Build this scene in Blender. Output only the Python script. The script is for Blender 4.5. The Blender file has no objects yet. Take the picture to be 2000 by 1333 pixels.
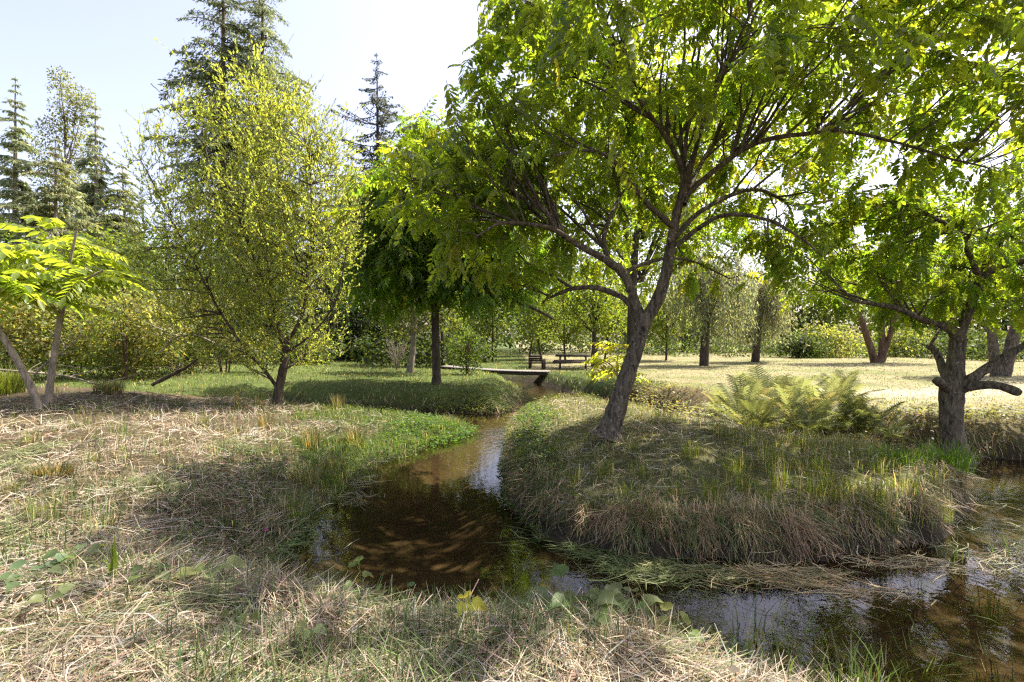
import bpy, bmesh, math
import numpy as np
from mathutils import Matrix, Vector

sc = bpy.context.scene
COL = sc.collection
rng = np.random.default_rng(7)
R = math.radians

# ------------------------------------------------------------------ camera, sky, sun, exposure
EYE = 2.0                      # eye height over the water level (z = 0)
SUN_AZ, SUN_EL = 60.0, 58.0    # degrees to the right of the view direction, and up
cam = bpy.data.objects.new('camera', bpy.data.cameras.new('camera'))
COL.objects.link(cam)
cam.location = (0, 0, EYE)
cam.rotation_euler = (R(90), 0, 0)
cam.data.sensor_width = 36
cam.data.lens = 18
cam.data.clip_start = 0.05
cam.data.clip_end = 3000
sc.camera = cam

world = bpy.data.worlds.new('World')
sc.world = world
world.use_nodes = True
wn = world.node_tree.nodes
wl = world.node_tree.links
bg = wn['Background']
sky = wn.new('ShaderNodeTexSky')
sky.sky_type = 'NISHITA'
sky.sun_disc = False
sky.sun_elevation = R(SUN_EL)
sky.sun_rotation = R(SUN_AZ)
sky.air_density = 1.0
sky.dust_density = 3.0
sky.ozone_density = 1.2
hs = wn.new('ShaderNodeHueSaturation')
hs.inputs['Saturation'].default_value = 0.78
wl.new(sky.outputs[0], hs.inputs['Color'])
wb = wn.new('ShaderNodeMix'); wb.data_type = 'RGBA'; wb.blend_type = 'MULTIPLY'
wb.inputs['Factor'].default_value = 1.0; wb.inputs['B'].default_value = (1.04, 0.94, 1.0, 1)
wl.new(hs.outputs[0], wb.inputs['A'])
wl.new(wb.outputs['Result'], bg.inputs[0])
bg.inputs[1].default_value = 0.12

sl = bpy.data.lights.new('sun', 'SUN')
sl.energy = 4.5
sl.angle = R(0.53)
sl.color = (1.0, 0.93, 0.80)
so = bpy.data.objects.new('sun', sl)
COL.objects.link(so)
sd_ = Vector((math.sin(R(SUN_AZ)) * math.cos(R(SUN_EL)), math.cos(R(SUN_AZ)) * math.cos(R(SUN_EL)), math.sin(R(SUN_EL))))
so.rotation_euler = sd_.to_track_quat('Z', 'Y').to_euler()
so.location = (30, 15, 40)

sc.view_settings.view_transform = 'Standard'
sc.view_settings.look = 'None'
sc.view_settings.gamma = 1
sc.view_settings.exposure = 1.72
sc.view_settings.use_curve_mapping = False
cy = sc.cycles
cy.max_bounces = 10
cy.diffuse_bounces = 8
cy.glossy_bounces = 3
cy.transmission_bounces = 4
cy.transparent_max_bounces = 8
cy.use_denoising = False
cy.denoiser = 'OPENIMAGEDENOISE'
cy.sample_clamp_indirect = 4
cy.use_adaptive_sampling = False
cy.filter_width = 1.3

# ------------------------------------------------------------------ helpers
def P(px, py, Y):
    """design aid: the point at depth Y that a sight line of the 2000x1333 survey picture meets"""
    return np.array([(px - 1000) / 1000 * Y, Y, EYE - (py - 666.5) / 1000 * Y])

def tag(o, label=None, cat=None, group=None, kind=None):
    if label: o['label'] = label
    if cat: o['category'] = cat
    if group: o['group'] = group
    if kind: o['kind'] = kind
    return o

def thing(name, loc, label, cat, group=None):
    o = bpy.data.objects.new(name, None)
    COL.objects.link(o)
    o.location = tuple(float(v) for v in loc)
    o.empty_display_size = 0.2
    return tag(o, label, cat, group)

def mesh(name, V, quads=None, tris=None, mat=None, col=None, smooth=False):
    V = np.asarray(V, np.float32)
    me = bpy.data.meshes.new(name)
    qs = np.zeros((0, 4), np.int32) if quads is None else np.asarray(quads, np.int32).reshape(-1, 4)
    ts = np.zeros((0, 3), np.int32) if tris is None else np.asarray(tris, np.int32).reshape(-1, 3)
    loops = np.concatenate([qs.ravel(), ts.ravel()])
    starts = np.concatenate([np.arange(len(qs)) * 4, len(qs) * 4 + np.arange(len(ts)) * 3])
    me.vertices.add(len(V)); me.vertices.foreach_set('co', V.ravel())
    me.loops.add(len(loops)); me.loops.foreach_set('vertex_index', loops.astype(np.int32))
    me.polygons.add(len(starts)); me.polygons.foreach_set('loop_start', starts.astype(np.int32))
    if smooth:
        me.polygons.foreach_set('use_smooth', np.ones(len(starts), bool))
    me.update(calc_edges=True)
    if col is not None:
        a = me.color_attributes.new('col', 'FLOAT_COLOR', 'POINT')
        c = np.ones((len(V), 4), np.float32); c[:, :3] = col
        a.data.foreach_set('color', c.ravel())
    if mat: me.materials.append(mat)
    return me

def link(name, me, parent=None, loc=None):
    o = bpy.data.objects.new(name, me)
    COL.objects.link(o)
    if parent is not None: o.parent = parent
    if loc is not None: o.location = tuple(float(v) for v in loc)
    return o

class Acc:
    """collects vertex / face arrays of many pieces that end up in one mesh"""
    def __init__(s): s.V, s.Q, s.T, s.C, s.n = [], [], [], [], 0
    def add(s, V, Q=None, T=None, C=None):
        V = np.asarray(V, float)
        s.V.append(V)
        if Q is not None and len(Q): s.Q.append(np.asarray(Q) + s.n)
        if T is not None and len(T): s.T.append(np.asarray(T) + s.n)
        c = np.zeros((len(V), 3)) + (0.5 if C is None else np.asarray(C))
        s.C.append(c)
        s.n += len(V)
    def build(s, name, mat, parent=None, base=(0, 0, 0), smooth=False):
        V = np.concatenate(s.V) - np.asarray(base, float)
        Q = np.concatenate(s.Q) if s.Q else None
        T = np.concatenate(s.T) if s.T else None
        o = link(name, mesh(name, V, Q, T, mat, np.concatenate(s.C), smooth), parent)
        if parent is None and np.any(np.asarray(base)): o.location = tuple(float(v) for v in base)
        return o

def nrm(v): return v / np.maximum(np.linalg.norm(v, axis=-1, keepdims=True), 1e-9)

def frame(d, up):
    """rotation matrices with Y along d and Z near up"""
    d = nrm(d); x = nrm(np.cross(d, up)); z = np.cross(x, d)
    return np.stack([x, d, z], axis=-1)

def scatter(tV, tQ, tT, pos, rot, scale):
    tV = np.asarray(tV, float); N, k = len(pos), len(tV)
    scale = np.asarray(scale, float)
    L = tV[None] * (scale[:, None, None] if scale.ndim == 1 else scale[:, None, :])
    V = np.einsum('nij,nkj->nki', rot, L) + pos[:, None]
    off = (np.arange(N) * k)[:, None, None]
    Q = (np.asarray(tQ)[None] + off).reshape(-1, 4) if tQ is not None and len(tQ) else None
    T = (np.asarray(tT)[None] + off).reshape(-1, 3) if tT is not None and len(tT) else None
    return V.reshape(-1, 3), Q, T

def rndvec(n, g=rng):
    return nrm(g.normal(size=(n, 3)))

def jit(base, n, amt=0.25, hue=0.12, g=rng):
    """n albedo colours round a base colour"""
    b = np.asarray(base, float)
    v = np.exp(g.normal(0, amt, (n, 1)))
    h = 1 + g.normal(0, hue, (n, 3)) * np.array([1, 0.5, 0.8])
    return np.clip(b * v * np.clip(h, 0.4, 1.7), 0.003, 0.9)

_perm = np.random.default_rng(3).permutation(4096)
def vnoise(x, y, s=0):
    xi = np.floor(x).astype(int); yi = np.floor(y).astype(int)
    fx = x - xi; fy = y - yi
    fx = fx * fx * (3 - 2 * fx); fy = fy * fy * (3 - 2 * fy)
    def h(a, b): return _perm[(_perm[(a + 57 * s) & 4095] + b) & 4095] / 4095.0
    return (h(xi, yi) * (1 - fx) + h(xi + 1, yi) * fx) * (1 - fy) + (h(xi, yi + 1) * (1 - fx) + h(xi + 1, yi + 1) * fx) * fy
def fbm(x, y, s=0, o=4):
    t, a, n = 0, 0.5, 0
    for i in range(o):
        t = t + a * vnoise(x * 2 ** i + 13.7 * i, y * 2 ** i - 7.1 * i, s + i); n += a; a *= 0.5
    return t / n          # 0..1

def smooth01(t):
    t = np.clip(t, 0, 1); return t * t * (3 - 2 * t)

def catmull(pts, n):
    """resample a polyline (with any number of columns) as a smooth curve of n points"""
    p = np.asarray(pts, float)
    if len(p) < 3:
        t = np.linspace(0, 1, n)[:, None]; return p[0] * (1 - t) + p[-1] * t
    q = np.vstack([2 * p[0] - p[1], p, 2 * p[-1] - p[-2]])
    u = np.linspace(0, len(p) - 1 - 1e-6, n); i = u.astype(int); t = (u - i)[:, None]
    a, b, c, d = q[i], q[i + 1], q[i + 2], q[i + 3]
    return 0.5 * (2 * b + (c - a) * t + (2 * a - 5 * b + 4 * c - d) * t ** 2 + (3 * b - a - 3 * c + d) * t ** 3)

def tube(pts, rad, sides=6, rough=0.0, g=rng, cap=False):
    pts = np.asarray(pts, float); n = len(pts)
    rad = np.broadcast_to(np.asarray(rad, float), (n,))
    d = nrm(np.gradient(pts, axis=0))
    ref = np.array([0.31, 0.95, 0.0]) if abs(d[0][2]) > 0.6 else np.array([0.05, 0.1, 1.0])
    x = nrm(np.cross(d, ref)); y = np.cross(d, x)
    a = np.linspace(0, 2 * math.pi, sides, endpoint=False)
    rr = rad[:, None] * np.ones(sides)
    if rough: rr = rr * (1 + g.normal(0, rough, rr.shape))
    V = pts[:, None] + rr[..., None] * (np.cos(a)[None, :, None] * x[:, None] + np.sin(a)[None, :, None] * y[:, None])
    i = np.arange(n - 1)[:, None] * sides; j = np.arange(sides)[None]; k = (j + 1) % sides
    Q = np.stack([i + j, i + k, i + sides + k, i + sides + j], -1).reshape(-1, 4)
    V = V.reshape(-1, 3); T = None
    if cap:
        V = np.vstack([V, pts[-1]])
        s0 = (n - 1) * sides
        T = [(s0 + q, s0 + (q + 1) % sides, n * sides) for q in range(sides)]
    return V, Q, T

def box_arrays(c, size, rz=0, tilt=None):
    sx, sy, sz = [v / 2 for v in size]
    b = 0.12 * min(size)
    v = np.array([(x * (sx - (b if abs(z) > 0 else 0)), y * (sy - (b if abs(z) > 0 else 0)), z * sz) for z in (-1, 1) for x, y in ((-1, -1), (1, -1), (1, 1), (-1, 1))], float)
    v2 = np.array([(x * sx, y * sy, z * (sz - b)) for z in (-1, 1) for x, y in ((-1, -1), (1, -1), (1, 1), (-1, 1))], float)
    V = np.vstack([v[:4], v2, v[4:]])           # 4 rings of 4
    Q = [(3, 2, 1, 0), (12, 13, 14, 15)]
    for r in range(3):
        for k in range(4):
            Q.append((4 * r + k, 4 * r + (k + 1) % 4, 4 * r + 4 + (k + 1) % 4, 4 * r + 4 + k))
    if tilt is not None: V = V @ np.array(Matrix.Rotation(tilt[0], 3, tilt[1])).T
    cz, sz_ = math.cos(rz), math.sin(rz)
    V = V @ np.array([[cz, sz_, 0], [-sz_, cz, 0], [0, 0, 1]])
    return V + np.asarray(c, float), np.array(Q)

# ------------------------------------------------------------------ materials
def nodes(name):
    m = bpy.data.materials.new(name); m.use_nodes = True
    nt = m.node_tree; nt.nodes.clear()
    out = nt.nodes.new('ShaderNodeOutputMaterial')
    return m, nt, out
def N(nt, t, **kw):
    n = nt.nodes.new(t)
    for k, v in kw.items(): setattr(n, k, v)
    return n
def ramp(nt, src, stops):
    r = N(nt, 'ShaderNodeValToRGB')
    el = r.color_ramp.elements
    while len(el) < len(stops): el.new(0.5)
    for e, (p, c) in zip(el, stops): e.position = p; e.color = (*c, 1)
    nt.links.new(src, r.inputs[0]); return r.outputs[0]
def noise(nt, scale, detail=4, rough=0.55, vec=None, dist=0):
    n = N(nt, 'ShaderNodeTexNoise'); n.inputs['Scale'].default_value = scale
    n.inputs['Detail'].default_value = detail; n.inputs['Roughness'].default_value = rough
    n.inputs['Distortion'].default_value = dist
    if vec is not None: nt.links.new(vec, n.inputs['Vector'])
    return n.outputs['Fac']
def mixc(nt, f, a, b, mode='MIX'):
    n = N(nt, 'ShaderNodeMix', data_type='RGBA', blend_type=mode)
    for s, v in ((n.inputs['Factor'], f), (n.inputs['A'], a), (n.inputs['B'], b)):
        if hasattr(v, 'links'): nt.links.new(v, s)
        else: s.default_value = v if not isinstance(v, tuple) else (*v, 1)
    return n.outputs['Result']

def leaf_mat(name, trans=0.45, gain=(2.4, 2.3, 1.2), rough=0.45, spec=0.4, mott=14):
    m, nt, out = nodes(name)
    a = N(nt, 'ShaderNodeVertexColor', layer_name='col')
    tc = N(nt, 'ShaderNodeTexCoord')
    n = noise(nt, mott, 3, 0.6, tc.outputs['Object'])
    v = ramp(nt, n, [(0.3, (0.78, 0.78, 0.78)), (0.7, (1.2, 1.2, 1.2))])
    c = mixc(nt, 1.0, a.outputs['Color'], v, 'MULTIPLY')
    p = N(nt, 'ShaderNodeBsdfPrincipled')
    nt.links.new(c, p.inputs['Base Color'])
    p.inputs['Roughness'].default_value = rough
    p.inputs['Specular IOR Level'].default_value = spec
    t = N(nt, 'ShaderNodeBsdfTranslucent')
    nt.links.new(mixc(nt, 1.0, c, tuple(gain), 'MULTIPLY'), t.inputs['Color'])
    mx = N(nt, 'ShaderNodeMixShader'); mx.inputs[0].default_value = trans
    nt.links.new(p.outputs[0], mx.inputs[1]); nt.links.new(t.outputs[0], mx.inputs[2])
    nt.links.new(mx.outputs[0], out.inputs[0])
    return m

def bark_mat(name, dark, light, lichen, scale=9.0, lich=0.6, depth=0.02):
    m, nt, out = nodes(name)
    tc = N(nt, 'ShaderNodeTexCoord')
    mp = N(nt, 'ShaderNodeMapping'); mp.inputs['Scale'].default_value = (1, 1, 0.22)
    nt.links.new(tc.outputs['Object'], mp.inputs[0])
    n1 = noise(nt, scale * 2.2, 6, 0.68, mp.outputs[0], 0.8)
    n2 = noise(nt, scale * 0.7, 4, 0.6, tc.outputs['Object'])
    n3 = noise(nt, scale * 2.5, 5, 0.6, tc.outputs['Object'])
    c = ramp(nt, n1, [(0.34, dark), (0.62, light)])
    l1 = ramp(nt, n3, [(lich, (0, 0, 0)), (lich + 0.07, (1, 1, 1))])
    c = mixc(nt, l1, c, lichen)
    c = mixc(nt, 1.0, c, ramp(nt, n2, [(0.3, (0.7, 0.7, 0.66)), (0.7, (1.15, 1.12, 1.1))]), 'MULTIPLY')
    p = N(nt, 'ShaderNodeBsdfPrincipled')
    nt.links.new(c, p.inputs['Base Color']); p.inputs['Roughness'].default_value = 0.9
    p.inputs['Specular IOR Level'].default_value = 0.2
    b = N(nt, 'ShaderNodeBump'); b.inputs['Strength'].default_value = 0.9; b.inputs['Distance'].default_value = depth
    nt.links.new(n1, b.inputs['Height']); nt.links.new(b.outputs[0], p.inputs['Normal'])
    nt.links.new(p.outputs[0], out.inputs[0])
    return m

def wood_mat(name, dark, light):
    m, nt, out = nodes(name)
    tc = N(nt, 'ShaderNodeTexCoord')
    mp = N(nt, 'ShaderNodeMapping'); mp.inputs['Scale'].default_value = (3, 22, 22)
    nt.links.new(tc.outputs['Object'], mp.inputs[0])
    n1 = noise(nt, 1.5, 5, 0.6, mp.outputs[0])
    p = N(nt, 'ShaderNodeBsdfPrincipled'); p.inputs['Roughness'].default_value = 0.8
    nt.links.new(ramp(nt, n1, [(0.3, dark), (0.7, light)]), p.inputs['Base Color'])
    nt.links.new(p.outputs[0], out.inputs[0])
    return m

M_WALNUT = leaf_mat('walnut_leaf', 0.62, (3.5, 3.1, 1.0), 0.38, 0.5)
M_LEAF = leaf_mat('small_leaf', 0.5, (2.5, 2.3, 1.0), 0.5, 0.35)
M_FAR = leaf_mat('far_leaf', 0.5, (2.6, 2.4, 1.1), 0.55, 0.3, 2)
M_NEEDLE = leaf_mat('needle', 0.45, (2.2, 2.2, 1.6), 0.6, 0.25, 3)
M_GRASS = leaf_mat('grass_blade', 0.42, (1.9, 1.8, 1.0), 0.5, 0.3, 5)
M_STRAW = leaf_mat('dry_straw', 0.22, (1.1, 1.0, 0.85), 0.55, 0.35, 8)
M_FERN = leaf_mat('fern_frond', 0.42, (1.8, 1.8, 1.1), 0.5, 0.35)
B_WALNUT = bark_mat('walnut_bark', (0.022, 0.017, 0.012), (0.20, 0.165, 0.12), (0.46, 0.44, 0.38), 10, 0.62, 0.035)
B_DARK = bark_mat('dark_bark', (0.025, 0.02, 0.016), (0.11, 0.085, 0.065), (0.22, 0.21, 0.18), 7, 0.68)
B_PALE = bark_mat('pale_bark', (0.16, 0.13, 0.10), (0.36, 0.31, 0.25), (0.45, 0.42, 0.36), 8, 0.62, 0.006)
B_BROWN = bark_mat('brown_bark', (0.05, 0.032, 0.022), (0.19, 0.12, 0.08), (0.3, 0.27, 0.22), 5, 0.68)
W_GREY = wood_mat('weathered_plank', (0.09, 0.08, 0.07), (0.21, 0.195, 0.17))
W_DARK = wood_mat('dark_wood', (0.02, 0.014, 0.011), (0.06, 0.042, 0.032))

# ------------------------------------------------------------------ the lie of the land
OUTER = np.array([(16, 0.6), (8, 1.2), (4, 1.9), (2.6, 2.4), (1.95, 2.8), (1.6, 3.0), (1.2, 3.2), (.75, 3.42), (0, 3.6), (-.6, 3.68),
    (-1.07, 3.78), (-1.7, 3.95), (-2.2, 4.25), (-2.2, 4.8), (-2.15, 5.2), (-2.2, 6.0), (-2.2, 6.9), (-2.1, 8.2), (-1.5, 9.3), (-.95, 10.3),
    (-.85, 11.4), (-1.6, 12.6), (-2.8, 13.2), (-4.2, 13.4), (-6, 14.2), (-7.5, 15.5), (-7.3, 16.3), (-5.8, 15.3), (-4.3, 14.6), (-2.8, 14.5),
    (-1.4, 14.2), (-.4, 14.1), (.1, 15.2), (.35, 17), (.45, 19.5), (.2, 22), (-.7, 24.5), (-2, 26.5), (-3.5, 28), (-2.6, 29),
    (-.6, 27.5), (1.1, 25), (1.7, 22), (2.3, 19.8), (2.6, 18.4), (2.9, 16.9), (4.3, 14.8), (5.5, 12.2), (6.5, 10.6), (7.0, 9.6),
    (7.9, 8.75), (9, 8.5), (16, 8.2)])
ISLE = np.array([(-.13, 8.6), (-.07, 7.05), (.06, 5.9), (.5, 5.15), (1.4, 4.78), (2.3, 4.7), (3.5, 4.95), (4.55, 5.35), (5.6, 6.1),
    (6.2, 6.9), (6.3, 7.5), (5.9, 8.2), (5.2, 8.9), (4.4, 10.2), (3.6, 12.2), (2.8, 13.8), (2.2, 15.0), (1.5, 15.4), (.9, 14.6), (.42, 13.2),
    (.1, 12.2), (-.13, 10.3)])

def sdf(poly, x, y):
    """signed distance to a polygon, negative inside"""
    x = np.asarray(x, float).ravel(); y = np.asarray(y, float).ravel()
    d2 = np.full(x.shape, 1e9); ins = np.zeros(x.shape, bool)
    for (ax, ay), (bx, by) in zip(poly, np.roll(poly, -1, 0)):
        ex, ey = bx - ax, by - ay
        t = np.clip(((x - ax) * ex + (y - ay) * ey) / (ex * ex + ey * ey), 0, 1)
        d2 = np.minimum(d2, (x - ax - t * ex) ** 2 + (y - ay - t * ey) ** 2)
        c = (ay > y) != (by > y)
        ins ^= c & (x < (bx - ax) * (y - ay) / (by - ay + 1e-12) + ax)
    return np.where(ins, -1, 1) * np.sqrt(d2)

CTRL = np.array([(0, 0, .42, 2), (-1.5, 2.6, .42, 1.2), (.5, 2.7, .36, .8), (1.3, 2.4, .34, .6), (-3.2, 4.2, .42, 1.5), (-4, 7, .42, 2), (-3, 10, .32, 1.5), (-7, 8, .62, 2),
    (-11, 10, .85, 3), (-6.5, 12.5, .38, 2), (-1.8, 11.2, .22, 1), (-8, 4, .6, 3), (-5.5, 19, .62, 3), (-2.4, 16.5, .55, 1.5), (-14, 22, .8, 4), (0, 32, .55, 4), (3, 28, .36, 1.6),
    (3.2, 20, .5, 2), (8, 14, .55, 2.5), (10, 10.5, .55, 2), (12, 22, .6, 5), (0, 55, .8, 10), (30, 40, .75, 10), (-30, 40, 1.0, 10), (4, 1.2, .3, 1.5), (20, 12, .6, 4)])
def ground(x, y, detail=True):
    """height, distance from the water's edge (land > 0), island mask"""
    shp = np.shape(x); x = np.asarray(x, float).ravel(); y = np.asarray(y, float).ravel()
    wob = (fbm(x * 1.7, y * 1.7, 5, 3) - 0.5) * 0.26 + (fbm(x * .6, y * .6, 15, 2) - .5) * .22
    so_, si = sdf(OUTER, x, y), sdf(ISLE, x, y)
    isl = si < 0.6
    d = np.where(so_ > 0, so_, np.maximum(so_, -si))
    wob = wob + (fbm(x * 4.5, y * 4.5, 17, 2) - .5) * .16 * smooth01((9 - y) / 3)
    d = d + wob * np.clip(1.2 - np.abs(d) * 0.3, 0.2, 1)
    w = np.zeros_like(x); h = np.zeros_like(x)
    for cx, cy_, cz, s in CTRL:
        k = np.exp(-((x - cx) ** 2 + (y - cy_) ** 2) / (2 * s * s)) + 1e-4 / (1 + ((x - cx) ** 2 + (y - cy_) ** 2) / (s * s))
        w += k; h += k * cz
    L = h / w
    Li = 0.33 + 0.40 * smooth01((-si) / 2.6) * (0.7 + .3 * np.exp(-((x - 1.6) ** 2 / 6 + (y - 8) ** 2 / 10)))
    inisl = (si < so_ * -1) | (si < 0.25)
    L = np.where(inisl & (so_ < 0), Li, L)
    bw = np.where(inisl, 0.42, 0.6)
    lft = (x < 0.2) & (y < 14) & (y > 4.2) & ~inisl
    bw = np.where(lft, 1.7, bw)
    bw = np.where((y <= 4.2) & ~inisl, 1.1, bw)
    bw = np.where((y >= 13.4) & ~inisl, np.where(x < .6, 1.25 + .9 * (fbm(x, y, 23, 2) - .5), .7), bw)
    bw = np.where((x > 4) & (y > 8) & ~inisl, 1.0, bw)
    t = smooth01((d + 0.12) / bw) ** np.where(lft, .8, .7)
    bed = -0.05 - 0.22 * smooth01(-d / 0.9)
    z = bed * (1 - t) + L * t
    if detail:
        land = smooth01(d / 0.5 + 0.2)
        near = np.clip(1.3 - y / 30, 0.25, 1)
        z = z + land * near * ((fbm(x * 1.3, y * 1.3, 21, 4) - 0.5) * 0.16 + (fbm(x * 5, y * 5, 31, 3) - 0.5) * 0.07)
        z = z + np.where(d < 0, (fbm(x * 2, y * 2, 41, 3) - 0.5) * 0.04, 0)
        for mx, my, mh, ms in ((.75, 2.75, .10, .28), (.15, 2.6, .05, .3), (-1.6, 3.1, .07, .4), (-4.6, 6.2, .14, .35), (-2.4, 3.3, .05, .3), (-3.6, 4.6, .06, .4), (-9.3, 11.8, .12, .7)):
            z = z + mh * np.exp(-((x - mx) ** 2 + (y - my) ** 2) / (2 * ms * ms))
    return z.reshape(shp), d.reshape(shp), (inisl & (so_ < 0.0)).reshape(shp)

def GZ(x, y): return float(ground(np.array([x]), np.array([y]))[0][0])

def zone(x, y, isl):
    """how green and how tall the growth is: arrays green 0..1 and region code"""
    reg = np.zeros(x.shape, int)                    # 0 hay bank near and left
    reg[(y > 13.4) & (x < 1.4)] = 1                 # shaded lawn on the left
    reg[(x > 1.0) & (y > 8) | (x > 3.4) & (y > 6.5)] = 2       # dry meadow
    reg[(x > 1.2) & (x < 5.2) & (y > 16.5) & (y < 24.5)] = 3  # green bank by the stream
    reg[(y < 13.4) & (y > 10.1) & (x < 0.3) & (x > -4.5)] = 4   # green tongue
    reg[(x > -3.0 + .5 * np.sin(y * 2.1)) & (x < .3) & (y > 6.6) & (y < 13.4)] = 4
    reg[isl] = 5
    return reg

# terrain sheet
ang = np.concatenate([np.linspace(-180, -78, 14)[:-1], np.linspace(-78, -50, 24)[:-1], np.linspace(-50, 50, 260)[:-1], np.linspace(50, 78, 24)[:-1], np.linspace(78, 180, 14)])
rad_ = np.concatenate([[0.0], np.geomspace(0.5, 1.8, 8)[:-1], np.geomspace(1.8, 40, 240)[:-1], np.geomspace(40, 900, 40)])
A, RR = np.meshgrid(np.radians(ang), rad_, indexing='xy')
gx, gy = (RR * np.sin(A)), (RR * np.cos(A))
gz, gd, gi = ground(gx, gy)
nr, na = gx.shape
gz = np.where(RR > 120, gz + (RR - 120) * 0.004, gz)
ii = np.arange(nr - 1)[:, None] * na + np.arange(na - 1)[None]
Q = np.stack([ii, ii + 1, ii + na + 1, ii + na], -1).reshape(-1, 4)[:, ::-1]
fx, fy = gx.ravel(), gy.ravel()
reg = zone(fx, fy, gi.ravel())
n1 = fbm(fx * .5, fy * .5, 51, 4)[:, None]; n2 = fbm(fx * 2.2, fy * 2.2, 61, 3)[:, None]
hay = np.array([.10, .078, .048]); soil = np.array([.036, .028, .019]); green = np.array([.055, .075, .02]); dry = np.array([.205, .185, .105]); sand = np.array([.115, .09, .06])
base_ = {0: hay * .75, 1: green * 1.25, 2: dry, 3: green, 4: green * .8, 5: (hay + green) * .6}
gc = np.stack([base_[k] for k in range(6)])[reg]
gc = np.where((reg == 2)[:, None], gc * (1 - .55 * smooth01((n1 - .48) * 5)) + green * 1.6 * (.55 * smooth01((n1 - .48) * 5)), gc)
gc = gc * (0.65 + 0.7 * n2)
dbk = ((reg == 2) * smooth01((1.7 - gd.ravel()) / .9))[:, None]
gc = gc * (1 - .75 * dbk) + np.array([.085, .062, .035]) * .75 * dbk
pth = np.exp(-((fy - (13.5 + .12 * fx + .6 * np.sin(fx * .4))) / 1.3) ** 2) * ((fx > 7) & (reg == 2))
gc = gc * (1 - .6 * pth[:, None]) + np.array([.42, .38, .30]) * .6 * pth[:, None]
wet = smooth01(1 - (gd.ravel() + 0.02) / 0.45)[:, None]
gc = gc * (1 - wet) + soil * wet * (0.7 + .6 * n2)
bed = smooth01((-gd.ravel() - 0.02) / 0.35)[:, None]
gc = gc * (1 - bed) + sand * bed * (0.6 + .8 * n2)
m, nt, out = nodes('soil')
a = N(nt, 'ShaderNodeVertexColor', layer_name='col'); tc = N(nt, 'ShaderNodeTexCoord')
na_ = noise(nt, 9, 8, 0.7, tc.outputs['Object']); nb = noise(nt, 60, 5, 0.7, tc.outputs['Object'])
c = mixc(nt, 1.0, a.outputs['Color'], ramp(nt, na_, [(0.3, (.55, .55, .55)), (0.7, (1.4, 1.38, 1.3))]), 'MULTIPLY')
c = mixc(nt, 1.0, c, ramp(nt, nb, [(0.3, (.6, .6, .6)), (0.7, (1.35, 1.35, 1.3))]), 'MULTIPLY')
p = N(nt, 'ShaderNodeBsdfPrincipled'); p.inputs['Roughness'].default_value = 0.95; p.inputs['Specular IOR Level'].default_value = 0.15
b = N(nt, 'ShaderNodeBump'); b.inputs['Strength'].default_value = 0.7; b.inputs['Distance'].default_value = 0.03
nt.links.new(nb, b.inputs['Height']); nt.links.new(b.outputs[0], p.inputs['Normal'])
nt.links.new(c, p.inputs['Base Color']); nt.links.new(p.outputs[0], out.inputs[0])
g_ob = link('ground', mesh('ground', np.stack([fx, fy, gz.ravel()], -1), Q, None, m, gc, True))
tag(g_ob, 'banks, lawn and dry meadow around the stream', kind='structure')

# stream surface
m, nt, out = nodes('stream_water')
tc = N(nt, 'ShaderNodeTexCoord')
mp = N(nt, 'ShaderNodeMapping'); mp.inputs['Scale'].default_value = (1.0, 0.75, 1)
nt.links.new(tc.outputs['Object'], mp.inputs[0])
w1 = noise(nt, 9, 3, 0.5, mp.outputs[0], 0.4); w2 = noise(nt, 38, 2, 0.5, mp.outputs[0], 0.6)
ad = N(nt, 'ShaderNodeMath', operation='MULTIPLY_ADD'); ad.inputs[1].default_value = 0.10
nt.links.new(w2, ad.inputs[0]); nt.links.new(w1, ad.inputs[2])
att = N(nt, 'ShaderNodeVertexColor', layer_name='col')
b = N(nt, 'ShaderNodeBump'); b.inputs['Distance'].default_value = 0.02
nt.links.new(att.outputs['Color'], b.inputs['Strength'])
nt.links.new(ad.outputs[0], b.inputs['Height'])
fr = N(nt, 'ShaderNodeFresnel'); fr.inputs['IOR'].default_value = 1.33; nt.links.new(b.outputs[0], fr.inputs['Normal'])
tr = N(nt, 'ShaderNodeBsdfTransparent'); tr.inputs['Color'].default_value = (0.62, 0.56, 0.45, 1)
gl = N(nt, 'ShaderNodeBsdfGlossy'); gl.inputs['Roughness'].default_value = 0.005; gl.inputs['Color'].default_value = (.95, .95, .95, 1)
nt.links.new(b.outputs[0], gl.inputs['Normal'])
mx = N(nt, 'ShaderNodeMixShader'); nt.links.new(fr.outputs[0], mx.inputs[0]); nt.links.new(tr.outputs[0], mx.inputs[1]); nt.links.new(gl.outputs[0], mx.inputs[2])
nt.links.new(mx.outputs[0], out.inputs[0])
wx, wy = np.meshgrid(np.linspace(-9, 16, 100), np.linspace(0, 31, 124))
rip = 0.06 + 0.55 * np.exp(-((wx + .2) ** 2 / .5 + (wy - 10.8) ** 2 / 1.6)) + .5 * smooth01((wy - 15) / 2) + .05 * smooth01((wx - .8) / 1)
ii = np.arange(123)[:, None] * 100 + np.arange(99)[None]
Q = np.stack([ii, ii + 1, ii + 101, ii + 100], -1).reshape(-1, 4)
keep = ground(wx, wy, False)[1].ravel()[Q].min(1) < 0.5
wv = np.stack([wx.ravel(), wy.ravel(), 0 * wx.ravel()], -1)
stream = link('stream_water', mesh('stream_water', wv, Q[keep], None, m, np.repeat(rip.reshape(-1, 1), 3, 1), True))
tag(stream, 'shallow brown stream winding round the grassy island', kind='structure')

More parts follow.
